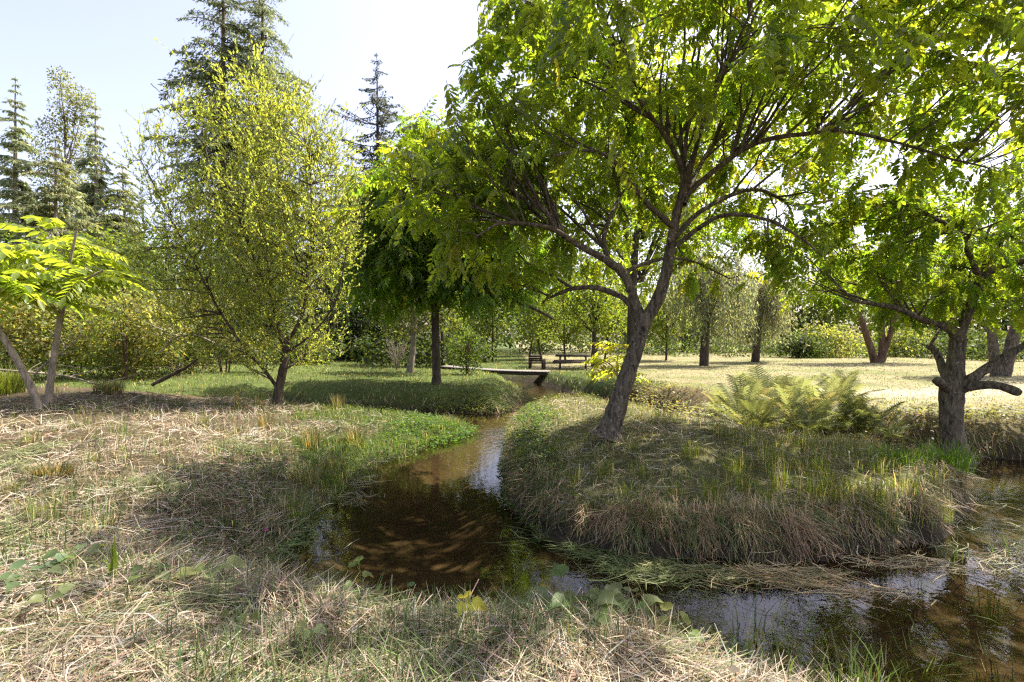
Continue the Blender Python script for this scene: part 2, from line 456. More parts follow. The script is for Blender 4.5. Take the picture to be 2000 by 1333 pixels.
# ------------------------------------------------------------------ leaf shapes
def compound_template(nl=6, L=0.46, ll=0.13, lw=0.052, droop=0.5, g=None, simple=False):
    """pinnate leaf along +Y, flat side up; nl pairs of leaflets and a terminal one"""
    g = g or np.random.default_rng(1)
    V, Q = [], []
    def rach(t): return np.array([0, t * L, -droop * L * t * t])
    items = []
    for i in range(nl):
        t = 0.22 + 0.74 * i / (nl - 1)
        s = 0.65 + 0.5 * math.sin(math.pi * (0.15 + 0.75 * i / (nl - 1)))
        for sd in (-1, 1):
            items.append((t + g.uniform(-.02, .02), sd * R(g.uniform(52, 72)), s * g.uniform(.88, 1.12), g.uniform(-.55, -.05)))
    items.append((1.0, 0.0, 1.1, -0.4))
    for t, an, s, dp in items:
        b = rach(t); dy = np.array([0, 1, -2 * droop * t]); dy /= np.linalg.norm(dy)
        d = np.array([math.sin(an), 0, 0]) + math.cos(an) * dy; d[2] += dp * 0.9; d /= np.linalg.norm(d)
        x = np.cross(d, [0, 0, 1]); x /= np.linalg.norm(x); z = np.cross(x, d)
        l, w = ll * s, lw * s * 0.5
        o = len(V)
        sag = -0.16 * l
        pts = [(0, 0, 0), (w * .85, .28 * l, .22 * w), (w, .6 * l, .22 * w + sag * .3), (0, l, sag), (-w, .6 * l, .22 * w + sag * .3), (-w * .85, .28 * l, .22 * w)]
        if simple: pts = [(0, 0, 0), (w, .45 * l, .2 * w), (0, l, sag), (-w, .45 * l, .2 * w)]
        for (a_, b_, c_) in pts: V.append(b + a_ * x + b_ * d + c_ * z)
        if simple: Q.append((o, o + 1, o + 2, o + 3))
        else: Q += [(o, o + 1, o + 2, o + 3), (o, o + 3, o + 4, o + 5)]
    if not simple:
        o = len(V); wr = 0.003
        for t in (0, .35, .7, 1): V += [rach(t) + [wr, 0, 0], rach(t) - [wr, 0, 0]]
        Q += [(o + 2 * k, o + 2 * k + 2, o + 2 * k + 3, o + 2 * k + 1) for k in range(3)]
    return np.array(V), np.array(Q)

WAL = [compound_template(6, .36, .108, .048, d, np.random.default_rng(k)) for k, d in enumerate((.15, .3, .45, .6))]
WAL_S = [compound_template(5, .46, .15, .07, d, np.random.default_rng(20 + k), True) for k, d in enumerate((.2, .4, .6))]
DIAMOND = (np.array([(0, 0, 0), (.5, .45, .12), (0, 1, -.1), (-.5, .45, .12)]), np.array([(0, 1, 2, 3)]))

def leaves(acc, tmpl, pos, d, up, size, col, aspect=None):
    rot = frame(d, up)
    sca = size if aspect is None else np.stack([size * aspect, size, size * aspect], -1)
    V, Q_, T_ = scatter(tmpl[0], tmpl[1], None, pos, rot, sca)
    acc.add(V, Q_, T_, np.repeat(col, len(tmpl[0]), 0))

# ------------------------------------------------------------------ tree skeletons
def limb_world(pts):
    """[(px, py, radius_px, Y)] -> points and radii in metres"""
    return np.array([[*P(px, py, Y), r / 1000 * Y] for px, py, r, Y in pts])

def sample_lobes(lobes, n, g, shell=0.35, zmin=None):
    vol = np.array([l[3] * l[4] * l[5] * (l[6] if len(l) > 6 else 1) for l in lobes]); pick = g.choice(len(lobes), n, p=vol / vol.sum())
    L = np.array([l[:6] for l in lobes])[pick]
    u = rndvec(n, g) * (g.random((n, 1)) ** shell)
    p = L[:, :3] + u * L[:, 3:]
    if zmin is not None: p[:, 2] = np.maximum(p[:, 2], zmin + g.uniform(0, .3, n))
    return p

def grow(g, src, srcdir, srcrad, targets, up=0.25, rmax=0.03, rmin=0.006, n=6, wig=0.04, reach=1.0):
    """a curved branch from the fittest point of the skeleton to every target"""
    out = []
    for t in targets:
        d = np.linalg.norm(src - t, axis=1)
        back = np.einsum('ij,ij->i', srcdir, nrm(t - src))
        k = int(np.argmin(d * (1.35 - 0.5 * back) + 0.0))
        p0 = src[k]; L = d[k]
        mid = p0 * 0.5 + t * 0.5 + srcdir[k] * L * 0.14 + np.array([0, 0, up * L * 0.35]) + g.normal(0, wig * L, 3)
        s = np.linspace(0, 1, n)[:, None]
        c = (1 - s) ** 2 * p0 + 2 * s * (1 - s) * mid + s ** 2 * t + g.normal(0, wig * .25 * L, (n, 3)) * np.sin(s * math.pi)
        r0 = min(srcrad[k] * 0.75, rmax, 0.006 + 0.016 * L)
        out.append((c, np.linspace(max(r0, rmin), rmin * 0.6, n)))
    return out

def flat(curves):
    P_ = np.concatenate([c for c, r in curves]); D = np.concatenate([nrm(np.gradient(c, axis=0)) for c, r in curves]); Rr = np.concatenate([r for c, r in curves])
    return P_, D, Rr

def big_tree(name, label, cat, trunk, limbs, lobes, seed, n2, n3, leaf_per, tmpls, leafcol, bark, zmin=None, size=(.8, 1.2), n_parts=0, lmat=None, drop=.35, hollow=None):
    g = np.random.default_rng(seed)
    tr = limb_world(trunk); base = tr[0, :3].copy()
    base[2] = GZ(base[0], base[1])
    root = thing(name, base, label, cat)
    c = catmull(tr, 26); pts, rad = c[:, :3], c[:, 3].copy()
    pts = np.vstack([[pts[0] - (pts[1] - pts[0]) * 1.6], pts]); rad = np.concatenate([[rad[0] * 1.25], rad])
    rad[:4] *= np.array([1.35, 1.22, 1.1, 1.03])
    acc = Acc(); V, Q_, T_ = tube(pts, rad, 16, 0.045, g); acc.add(V, Q_)
    acc.build('trunk', bark, root, base, True)
    curves = []
    for lb in limbs:
        w = limb_world(lb); n = max(8, 4 * len(w)); c = catmull(w, n)
        pt = c[:, :3] + np.cumsum(g.normal(0, .006, (n, 3)), 0) * np.linspace(0, 1, n)[:, None]
        rr = np.maximum(c[:, 3], 0.006)
        acc = Acc(); V, Q_, T_ = tube(pt, rr, 10, 0.07, g, True); acc.add(V, Q_, T_)
        acc.build('branch', bark, root, base, True)
        curves.append((pt[2:], rr[2:]))
    src, sd, sr = flat(curves)
    def targets(n, sh):
        t = sample_lobes(lobes, n * 3, g, sh, zmin)
        if hollow is not None: t = t[hollow(t, g)]
        return t[:n]
    l2 = grow(g, src, sd, sr, targets(n2, .45), 0.2, 0.028, 0.007, 8, .06)
    src, sd, sr = flat([(c[2:], r[2:]) for c, r in l2] + [(c[len(c) // 2:], r[len(c) // 2:]) for c, r in curves])
    l3 = grow(g, src, sd, sr, targets(n3, .38), 0.15, 0.008, 0.0035, 5, .07)
    acc = Acc()
    for c, r in l2: acc.add(*tube(c, r, 5)[:2])
    for c, r in l3: acc.add(*tube(c, r, 3)[:2])
    tw = acc.build('twigs', bark, root, base, True); tw['kind'] = 'stuff'
    # leaves along the outer half of every twig
    pos, dr = [], []
    for c, r in l3:
        k = g.integers(max(2, leaf_per - 1), leaf_per + 2)
        u = np.sort(1 - g.random(k) ** 1.5 * 0.85); u[-1] = 1
        idx = u * (len(c) - 1); i0 = np.minimum(idx.astype(int), len(c) - 2); f = (idx - i0)[:, None]
        pos.append(c[i0] * (1 - f) + c[i0 + 1] * f); dr.append(nrm(c[i0 + 1] - c[i0]))
    pos = np.concatenate(pos); dr = np.concatenate(dr); n = len(pos)
    d = nrm(dr * 0.55 + rndvec(n, g) * np.array([1, 1, .45]) - np.array([0, 0, drop]) * g.uniform(0.3, 1.4, (n, 1)))
    up = nrm(np.array([0, 0, 1.0]) + rndvec(n, g) * 0.55)
    sz = g.uniform(*size, n); cl = jit(leafcol, n, .22, .10, g)
    yel = g.random(n) < 0.025; cl[yel] = jit((.15, .165, .03), yel.sum(), .2, .1, g)
    which = g.integers(0, len(tmpls), n)
    near = np.argsort(np.linalg.norm(pos - np.array([0, 0, EYE]), axis=1) / sz)
    infr = near[(np.abs(pos[near, 0]) < pos[near, 1] * 1.02) & (np.abs(pos[near, 2] - EYE) < pos[near, 1] * .70)][:n_parts]
    acc = Acc(); rest = np.ones(n, bool); rest[infr] = False
    for k, t in enumerate(tmpls):
        s = (which == k) & rest
        leaves(acc, t, pos[s], d[s], up[s], sz[s], cl[s])
    fo = acc.build('foliage', lmat or M_WALNUT, root, base); fo['kind'] = 'stuff'
    if n_parts:
        ms = [[mesh('leaf', t[0], t[1], None, lmat or M_WALNUT, jit(leafcol, 1, .15, .08, g)) for q in range(3)] for t in tmpls]
        for i in infr:
            o = link('leaf', ms[which[i]][g.integers(3)], root)
            F = frame(d[i:i + 1], up[i:i + 1])[0]
            o.matrix_local = Matrix.Translation(Vector(pos[i] - base)) @ Matrix(F.tolist()).to_4x4() @ Matrix.Scale(float(sz[i]), 4)
    return root

Y0 = 7.4
main_trunk = [(1190, 845, 23, Y0), (1199, 815, 20, Y0), (1216, 760, 17, Y0), (1236, 700, 15, Y0), (1250, 655, 14.5, Y0), (1264, 612, 14.5, Y0)]
main_limbs = [
    [(1258, 630, 17, Y0), (1285, 585, 16.5, Y0), (1298, 545, 15, 7.35), (1308, 505, 14, 7.3), (1318, 465, 13, 7.2), (1328, 425, 12, 7.1), (1340, 378, 11, 7.0), (1345, 350, 8, 7.0)],
    [(1340, 385, 9, 7.0), (1330, 325, 8, 6.9), (1305, 275, 7, 6.7), (1262, 215, 6, 6.4), (1225, 160, 5, 6.1), (1190, 90, 4, 5.7), (1160, 10, 3, 5.3)],
    [(1338, 385, 8, 7.0), (1375, 350, 7.5, 6.9), (1440, 300, 7, 6.7), (1490, 275, 6.5, 6.5), (1560, 262, 6, 6.3), (1640, 255, 5, 6.1), (1740, 275, 4, 5.9), (1850, 310, 3, 5.8), (1920, 325, 2, 5.7)],
    [(1318, 465, 8, 7.2), (1360, 420, 7, 7.4), (1420, 385, 6, 7.8), (1480, 372, 5, 8.2), (1560, 400, 4, 8.5), (1650, 385, 3, 8.8)],
    [(1322, 480, 7, 7.2), (1370, 442, 6, 7.0), (1420, 420, 5.5, 6.8), (1500, 428, 4.5, 6.5), (1560, 460, 3.5, 6.3), (1610, 500, 2.5, 6.1)],
    [(1320, 450, 9, 7.2), (1295, 425, 8, 7.0), (1262, 395, 7, 6.8), (1225, 345, 6.5, 6.5), (1190, 300, 6, 6.2), (1140, 285, 4.5, 5.9), (1085, 293, 3, 5.6)],
    [(1256, 628, 14, Y0), (1240, 590, 13, Y0), (1225, 550, 12, Y0), (1210, 530, 12, Y0), (1180, 510, 10, 7.3), (1130, 485, 8.5, 7.1), (1080, 455, 7, 6.9), (1040, 448, 6, 6.7), (990, 445, 5, 6.5), (950, 452, 3.5, 6.3), (915, 475, 2, 6.2)],
    [(1190, 516, 8, 7.3), (1180, 470, 7, 7.5), (1190, 430, 6, 7.8), (1210, 380, 5, 8.2), (1198, 330, 3.5, 8.6)],
    [(1250, 635, 8, Y0), (1228, 592, 8, 7.5), (1195, 572, 7.5, 7.6), (1150, 562, 6.5, 7.7), (1110, 567, 5.5, 7.8), (1080, 578, 4, 7.9), (1058, 592, 2.5, 8)],
    [(1214, 538, 6, Y0), (1250, 518, 5.5, 7.6), (1300, 505, 5, 8.0), (1350, 512, 3, 8.4), (1420, 545, 2, 8.8)],
    [(1342, 372, 7, 7.0), (1352, 320, 6, 6.7), (1375, 250, 5, 6.2), (1420, 150, 4, 5.6), (1470, 40, 3, 5.0)],
    [(1336, 400, 7, 7.0), (1370, 320, 6, 7.7), (1420, 250, 5, 8.5), (1460, 190, 4, 9.2), (1500, 130, 3, 9.8)],
    [(1345, 360, 6, 7.0), (1330, 290, 5, 7.4), (1290, 210, 4, 8.0), (1230, 130, 3, 8.6)]]
main_limbs = [[(a, b, c * .72, d) for a, b, c, d in l] for l in main_limbs]
main_lobes = [(2.9, 6.9, 5.5, 3.5, 3.0, 3.0), (-.1, 6.9, 3.95, 2.1, 1.9, 1.1, 1.3), (6.0, 6.3, 5.0, 2.6, 2.4, 1.9, .3), (2.6, 5.0, 5.2, 2.6, 1.0, 1.1, .5), (2.3, 8.9, 5.0, 3.3, 1.3, 2.3, .9), (5.6, 5.8, 4.8, 1.7, 1.1, 1.0, .6), (-.55, 6.9, 4.75, .95, 1.2, .75, 1.5), (.2, 7.0, 5.6, 1.0, 1.2, 1.0), (2.0, 7.5, 3.7, 3.2, 2.0, .9)]
big_tree('walnut_tree', 'large leaning walnut tree with forked trunk on the grassy island', 'tree', main_trunk, main_limbs, main_lobes,
         11, 220, 1340, 4, WAL, (.10, .145, .02), B_WALNUT, 2.75, (.66, 1.12), 300,
         hollow=lambda t, g: (g.random(len(t)) > .88 * ((t[:, 1] < 6.6) & (t[:, 0] > -.6) & (t[:, 0] < 4.6) & ((t[:, 2] - 2) / t[:, 1] < .47))) & (t[:, 1] > 4.3) & ~((t[:, 0] > 4.3) & (t[:, 2] < 3.9) & (g.random(len(t)) < .7))
         & ((((t - [2.3, 7.1, 3.7]) / [1.9, 1.6, 1.5]) ** 2).sum(1) > 1))

YR = 8.55
right_trunk = [(1862, 892, 25, YR), (1860, 850, 20, YR), (1858, 800, 19, YR), (1860, 755, 20, YR), (1866, 715, 14.5, YR), (1870, 670, 13, YR), (1875, 640, 12, YR)]
right_limbs = [
    [(1868, 655, 15, YR), (1850, 640, 9, 8.4), (1800, 622, 8, 8.2), (1750, 600, 7, 8.0), (1700, 590, 5, 7.9), (1665, 585, 3, 7.8)],
    [(1868, 660, 14, YR), (1890, 610, 12, YR), (1905, 570, 11, 8.4), (1920, 535, 10, 8.3), (1955, 515, 9, 8.2), (2010, 500, 7, 8.0), (2080, 480, 4, 7.8)],
    [(1895, 600, 9, 8.5), (1860, 580, 7, 8.8), (1800, 560, 6, 9.0), (1740, 552, 5, 9.2), (1690, 560, 3, 9.4)],
    [(1915, 550, 8, 8.3), (1890, 490, 6, 8.0), (1850, 440, 5, 7.6), (1800, 410, 3, 7.3)],
    [(1918, 545, 8, 8.4), (1950, 470, 6, 8.8), (1990, 400, 5, 9.2), (2040, 330, 3, 9.6)],
    [(1862, 765, 11, YR), (1890, 745, 12, 8.4), (1940, 712, 11, 8.3), (1975, 690, 9, 8.2), (2010, 665, 6, 8.1), (2060, 620, 4, 8)],
    [(1856, 770, 9, YR), (1845, 730, 9, 8.7), (1833, 690, 8.5, 8.9), (1822, 672, 8, 9.0)]]
right_limbs = [[(a, b, c * .78, d) for a, b, c, d in l] for l in right_limbs]
right_lobes = [(8.3, 8.5, 3.7, 3.0, 2.2, 1.5), (6.1, 8.2, 3.3, 1.9, 1.5, 1.0, 1.3), (10.0, 8.2, 3.3, 2, 2, 1.4), (5.3, 8.0, 3.9, 1.0, 1.2, .6)]
rt = big_tree('walnut_tree', 'pruned walnut tree with sawn limb stubs at the far stream bank', 'tree', right_trunk, right_limbs, right_lobes,
         12, 120, 640, 4, WAL, (.09, .138, .018), B_WALNUT, 2.3, (.6, 1.0), 120,
         hollow=lambda t, g: g.random(len(t)) > .6 * ((t[:, 1] < 8.0) & (t[:, 2] < 3.6)))
def stub(root, pts, n=10):
    w = limb_world(pts); c = catmull(w, n); a_ = Acc()
    a_.add(*tube(c[:, :3], c[:, 3], 12, .07, rng, True)); o = a_.build('limb_stub', B_WALNUT, root, np.array(root.location), True); return o
stub(rt, [(1860, 768, 10, YR), (1885, 757, 10, 8.4), (1925, 752, 8.5, 8.2), (1960, 756, 8, 8.05), (1985, 766, 8.5, 7.95), (1989, 768, 7, 7.94)])
stub(rt, [(1860, 762, 11, YR), (1842, 752, 9, 8.4), (1832, 745, 8.5, 8.3), (1829, 743, 7, 8.28)])

YM = 17.0
mid_trunk = [(853, 757, 10, YM), (852, 720, 8, YM), (851, 670, 7.5, YM), (850, 620, 7.5, YM), (850, 590, 7, YM)]
mid_limbs = [
    [(850, 600, 6.5, YM), (846, 540, 6, YM), (850, 470, 5, 17.2), (845, 400, 4, 17.3), (840, 330, 3, 17.5)],
    [(850, 605, 5.5, YM), (880, 570, 5, 16.8), (920, 555, 4.5, 16.5), (970, 575, 3.8, 16.2), (1030, 598, 3, 16), (1080, 625, 2, 15.8)],
    [(850, 600, 5, YM), (810, 560, 4.5, 16.6), (760, 530, 4, 16.2), (715, 520, 2.5, 15.8)],
    [(849, 560, 5, YM), (890, 500, 4, 17.4), (940, 450, 3, 17.8), (990, 420, 2, 18)],
    [(848, 540, 5, YM), (800, 470, 4, 16.7), (750, 420, 3, 16.4), (720, 390, 2, 16)],
    [(847, 500, 4, 17), (880, 420, 3.5, 16), (920, 370, 3, 15.2), (950, 330, 2, 14.8)]]
mid_lobes = [(-2.5, 17, 5.8, 3.1, 2.6, 2.6), (-3.9, 16.4, 4.6, 1.9, 1.8, 1.7), (-.6, 16.6, 4.6, 2.4, 2.0, 1.7), (-2.0, 17, 8.2, 2.3, 1.8, 1.5), (-4.3, 16.6, 6.7, 1.5, 1.4, 1.3), (-.9, 16.8, 7.2, 1.6, 1.5, 1.3)]
big_tree('walnut_tree', 'straight dark-trunked walnut tree on the small rounded bank beyond the pond', 'tree', mid_trunk, mid_limbs, mid_lobes,
         13, 140, 1500, 4, WAL_S, (.08, .135, .026), B_DARK, 2.7, (.8, 1.25), 0)

# yellow-green small-leaved tree on the left bank
YW = 12.4
wil_trunk = [(540, 808, 10.5, YW), (543, 770, 9, YW), (551, 730, 8, YW), (558, 690, 7.5, YW), (556, 660, 7, YW)]
wil_limbs = [
    [(557, 672, 9, YW), (585, 630, 8, 12.3), (598, 580, 7, 12.2), (600, 530, 6.5, 12.1), (612, 470, 5, 12), (600, 380, 4, 12), (590, 300, 3, 12)],
    [(557, 672, 8, YW), (540, 630, 7, 12.4), (532, 580, 6, 12.5), (520, 500, 5, 12.6), (505, 400, 4, 12.6), (495, 280, 3, 12.6), (490, 180, 2, 12.6)],
    [(543, 760, 8, YW), (515, 720, 7, 12.2), (480, 680, 6, 12), (430, 600, 5, 11.8), (380, 500, 4, 11.7), (330, 400, 3, 11.6), (285, 300, 2, 11.5)],
    [(555, 680, 6, YW), (520, 610, 6, 12.8), (470, 520, 5, 13.1), (430, 400, 4, 13.3), (400, 280, 3, 13.4), (390, 190, 2, 13.4)],
    [(557, 690, 6, YW), (600, 660, 5, 12.1), (650, 600, 4, 11.8), (672, 520, 3, 11.7), (680, 440, 2, 11.6)],
    [(552, 725, 6, YW), (590, 700, 5, 12.7), (640, 660, 4, 13), (680, 640, 2, 13.2)],
    [(535, 590, 5, 12.5), (480, 470, 4, 12.2), (430, 330, 3, 12), (330, 200, 1.6, 11.8), (290, 160, 1.2, 11.7)],
    [(600, 560, 5, 12.1), (560, 440, 4, 12.4), (545, 320, 3, 12.7), (535, 220, 2, 12.8)]]
def stretched(pos): return pos
wil_lobes = [(-5.5, 12.4, 5.2, 1.7, 1.7, 2.6), (-6.3, 12.3, 4.2, 1.9, 1.8, 1.9), (-6.2, 12.6, 6.7, 1.3, 1.2, 1.7), (-4.9, 12.2, 3.8, 1.15, 1.3, 1.6), (-7.4, 11.9, 3.4, 1.3, 1.3, 1.5, .8), (-5.8, 12.4, 2.6, 1.9, 1.5, 1.0, .7), (-8.2, 11.8, 5.4, .6, .6, 1.7, 2), (-7.6, 11.8, 4.4, 1.0, 1.0, 1.2), (-5.0, 12.3, 6.0, 1.3, 1.2, 1.8), (-4.2, 12.0, 4.4, .8, 1.0, 1.6),
    (-7.4, 12, 7.0, .45, .5, 1.4, 2), (-6.7, 12.6, 7.9, .5, .5, 1.0, 2), (-5.9, 12.2, 7.7, .5, .5, 1.2, 2), (-5.1, 12.6, 7.3, .5, .5, 1.0, 2), (-4.4, 12.2, 6.2, .5, .5, 1.2, 2), (-3.8, 12, 4.9, .4, .5, 1.1, 2), (-8.6, 11.7, 4.0, .6, .6, 1.0, 1.5), (-5.8, 12.2, 1.7, 2.0, 1.4, .9, .8), (-7.2, 12.0, 2.4, 1.3, 1.2, 1.0)]
def willow_like(name, label, trunk, limbs, lobes, seed, n2, n3, leaf_per, leafcol, bark, lsz, asp, zmin, upshoot=.85):
    g = np.random.default_rng(seed)
    limbs = [[(a, b, c * .45, d) for a, b, c, d in l] for l in limbs]
    tr = limb_world(trunk); base = tr[0, :3].copy(); base[2] = GZ(base[0], base[1])
    root = thing(name, base, label, 'tree')
    c = catmull(tr, 18); pts, rad = c[:, :3], c[:, 3].copy(); rad[0] *= 1.35; rad[1] *= 1.15
    pts = np.vstack([[pts[0] - np.array([0, 0, .3])], pts]); rad = np.concatenate([[rad[0] * 1.1], rad])
    acc = Acc(); acc.add(*tube(pts, rad, 12, .06, g)[:2]); acc.build('trunk', bark, root, base, True)
    curves = []
    for lb in limbs:
        w = limb_world(lb); n = 4 * len(w); c = catmull(w, n)
        pt = c[:, :3] + np.cumsum(g.normal(0, .012, (n, 3)), 0) * np.linspace(0, 1, n)[:, None]
        acc = Acc(); acc.add(*tube(pt, np.maximum(c[:, 3], .008), 7, .05, g)[:2]); acc.build('branch', bark, root, base, True)
        curves.append((pt[2:], np.maximum(c[2:, 3], .006)))
    l2 = grow(g, *flat(curves), sample_lobes(lobes, n2, g, .5, zmin), -.1, .022, .006, 7, .05)
    src, sdd, sr = flat(l2 + curves)
    tg = sample_lobes(lobes, n3, g, .42, zmin)
    l3 = grow(g, src, sdd, sr, tg, -.15, .007, .004, 4, .05)
    # whippy upright end shoots
    l4 = []
    for c, r in l3:
        for q in range(2):
            L = g.uniform(.3, 1.15); d = nrm(np.array([g.normal(0, .45), g.normal(0, .45), upshoot]) + .5 * nrm(c[-1] - c[0]))
            p0 = c[g.integers(2, 4)]; s = np.linspace(0, 1, 3)[:, None]
            l4.append((p0 + d * L * s + np.array([0, 0, -.1 * L]) * s ** 2, np.array([.004, .003, .002])))
    acc = Acc()
    for c, r in l2: acc.add(*tube(c, r, 5)[:2])
    for c, r in l3 + l4: acc.add(*tube(c, np.maximum(r, .0028), 3)[:2])
    tw = acc.build('twigs', bark, root, base, True); tw['kind'] = 'stuff'
    pos, dr = [], []
    for c, r in l3 + l4:
        k = leaf_per if len(c) == 3 else leaf_per // 2; u = g.random(k) * (len(c) - 1); i0 = np.minimum(u.astype(int), len(c) - 2); f = (u - i0)[:, None]
        pos.append(c[i0] * (1 - f) + c[i0 + 1] * f); dr.append(nrm(c[i0 + 1] - c[i0]))
    pos = np.concatenate(pos); dr = np.concatenate(dr); n = len(pos)
    d = nrm(dr * .9 + rndvec(n, g) * .55); acc = Acc()
    leaves(acc, DIAMOND, pos, d, nrm(rndvec(n, g) * .7 + np.array([0, .0, 1.0])), g.uniform(*lsz, n), jit(leafcol, n, .16, .09, g), asp)
    fo = acc.build('foliage', M_LEAF, root, base); fo['kind'] = 'stuff'
    return root
willow_like('willow_tree', 'bushy yellow-green willow with many thin stems on the left bank', wil_trunk, wil_limbs, wil_lobes, 14, 340, 1800, 12, (.235, .28, .065), B_DARK, (.06, .11), .36, 1.2)

# ------------------------------------------------------------------ saplings with big pinnate leaves
BIGL = [compound_template(8, .95, .24, .085, d, np.random.default_rng(40 + k)) for k, d in enumerate((.25, .4, .55))]
def sapling(name, label, stem, tips, seed, nl, leafcol, bark, size=(.8, 1.15), tm=BIGL):
    g = np.random.default_rng(seed)
    w = limb_world(stem); base = w[0, :3].copy(); base[2] = GZ(base[0], base[1])
    root = thing(name, base, label, 'sapling')
    c = catmull(w, 22); pts = np.vstack([[c[0, :3] - np.array([0, 0, .25])], c[:, :3]])
    acc = Acc(); acc.add(*tube(pts, np.concatenate([[c[0, 3] * 1.2], c[:, 3]]), 9, .04, g)[:2]); acc.build('stem', bark, root, base, True)
    ms = [[mesh('leaf', t[0], t[1], None, M_WALNUT, jit(leafcol, 1, .12, .07, g)) for q in range(3)] for t in tm]
    for tip in tips:
        tw = limb_world(tip); cc = catmull(tw, 8)
        acc = Acc(); acc.add(*tube(cc[:, :3], cc[:, 3], 6)[:2]); bo = acc.build('branch', bark, root, base, True)
        for k in range(nl):
            u = 1 - g.random() ** 1.4 * .6; p0 = cc[int(u * 7), :3]
            a_ = g.uniform(0, 2 * math.pi)
            d = np.array([[math.cos(a_), math.sin(a_), g.uniform(-.1, .75)]])
            F = frame(d, np.array([[0, 0, 1.0]]) + rndvec(1, g) * .25)[0]
            o = link('leaf', ms[g.integers(len(tm))][g.integers(3)], bo)
            o.matrix_local = Matrix.Translation(Vector(p0 - base)) @ Matrix(F.tolist()).to_4x4() @ Matrix.Scale(float(g.uniform(*size)), 4)
    return root
SAPC = (.13, .18, .035)
sapling('sapling', 'young tree with straight pale stem and palm-like leaves on the left bank',
        [(94, 792, 6.5, 10), (99, 740, 6, 10), (108, 680, 5.5, 10), (118, 620, 5, 10), (126, 570, 4.5, 10)],
        [[(125, 580, 4, 10), (135, 520, 3, 9.9), (150, 450, 2, 9.8)], [(124, 590, 4, 10), (100, 530, 3, 10.2), (60, 470, 2, 10.4)], [(126, 575, 4, 10), (160, 550, 3, 9.8), (200, 530, 2, 9.6)],
         [(118, 620, 3, 10), (80, 570, 3, 9.6), (40, 545, 2, 9.3)], [(126, 570, 3, 10), (120, 500, 3, 10.6), (110, 440, 2, 11)]], 31, 15, SAPC, B_PALE)
sapling('sapling', 'young pale-stemmed tree leaning out of the picture at the left edge',
        [(76, 795, 7, 9.6), (55, 745, 6.5, 9.5), (25, 690, 6, 9.4), (-10, 635, 5.5, 9.3), (-50, 580, 5, 9.2)],
        [[(-40, 590, 4, 9.2), (-20, 530, 3, 9.3), (10, 480, 2, 9.4)], [(-45, 585, 4, 9.2), (-60, 520, 3, 9.4), (-50, 450, 2, 9.6)], [(-30, 600, 4, 9.2), (-5, 570, 3, 9), (30, 560, 2, 8.8)]], 32, 14, SAPC, B_PALE)
SML = [compound_template(6, .5, .13, .05, d, np.random.default_rng(60 + k)) for k, d in enumerate((.25, .4, .55))]
sapling('sapling', 'bright yellow-green walnut seedling growing just behind the leaning trunk',
        [(1216, 800, 2.5, 9.2), (1212, 770, 2.2, 9.2), (1206, 735, 2, 9.2), (1205, 705, 1.6, 9.2)],
        [[(1206, 735, 1.6, 9.2), (1195, 715, 1.4, 9.1), (1180, 705, 1, 9)], [(1205, 710, 1.5, 9.2), (1208, 690, 1.3, 9.2), (1212, 670, 1, 9.2)], [(1208, 750, 1.5, 9.2), (1218, 735, 1.3, 9.3), (1235, 725, 1, 9.4)]], 33, 12, (.15, .17, .02), B_PALE, (.7, 1.1), SML)

# ------------------------------------------------------------------ background trees
def cloud_leaves(g, lobes, n, lsz, col, asp=.55, hang=0.0, amt=.25):
    c = np.array([l[:3] for l in lobes]); s = np.array([l[3:6] for l in lobes])
    w = s.prod(1) ** .8; pk = g.choice(len(lobes), n, p=w / w.sum())
    u = rndvec(n, g); r = np.clip(1 - np.abs(g.normal(0, .32, (n, 1))), .05, 1.15)
    pos = c[pk] + u * r * s[pk]
    d = nrm(u * .8 + rndvec(n, g) * .8 - np.array([0, 0, hang]))
    cl = jit(col, n, amt, .12, g) * np.exp(g.normal(0, .16, (len(lobes), 1)))[pk]
    acc = Acc(); leaves(acc, DIAMOND, pos, d, nrm(u * .5 + rndvec(n, g) * .6 + np.array([0, 0, .5])), g.uniform(*lsz, n), np.clip(cl, .004, .8), asp)
    return acc

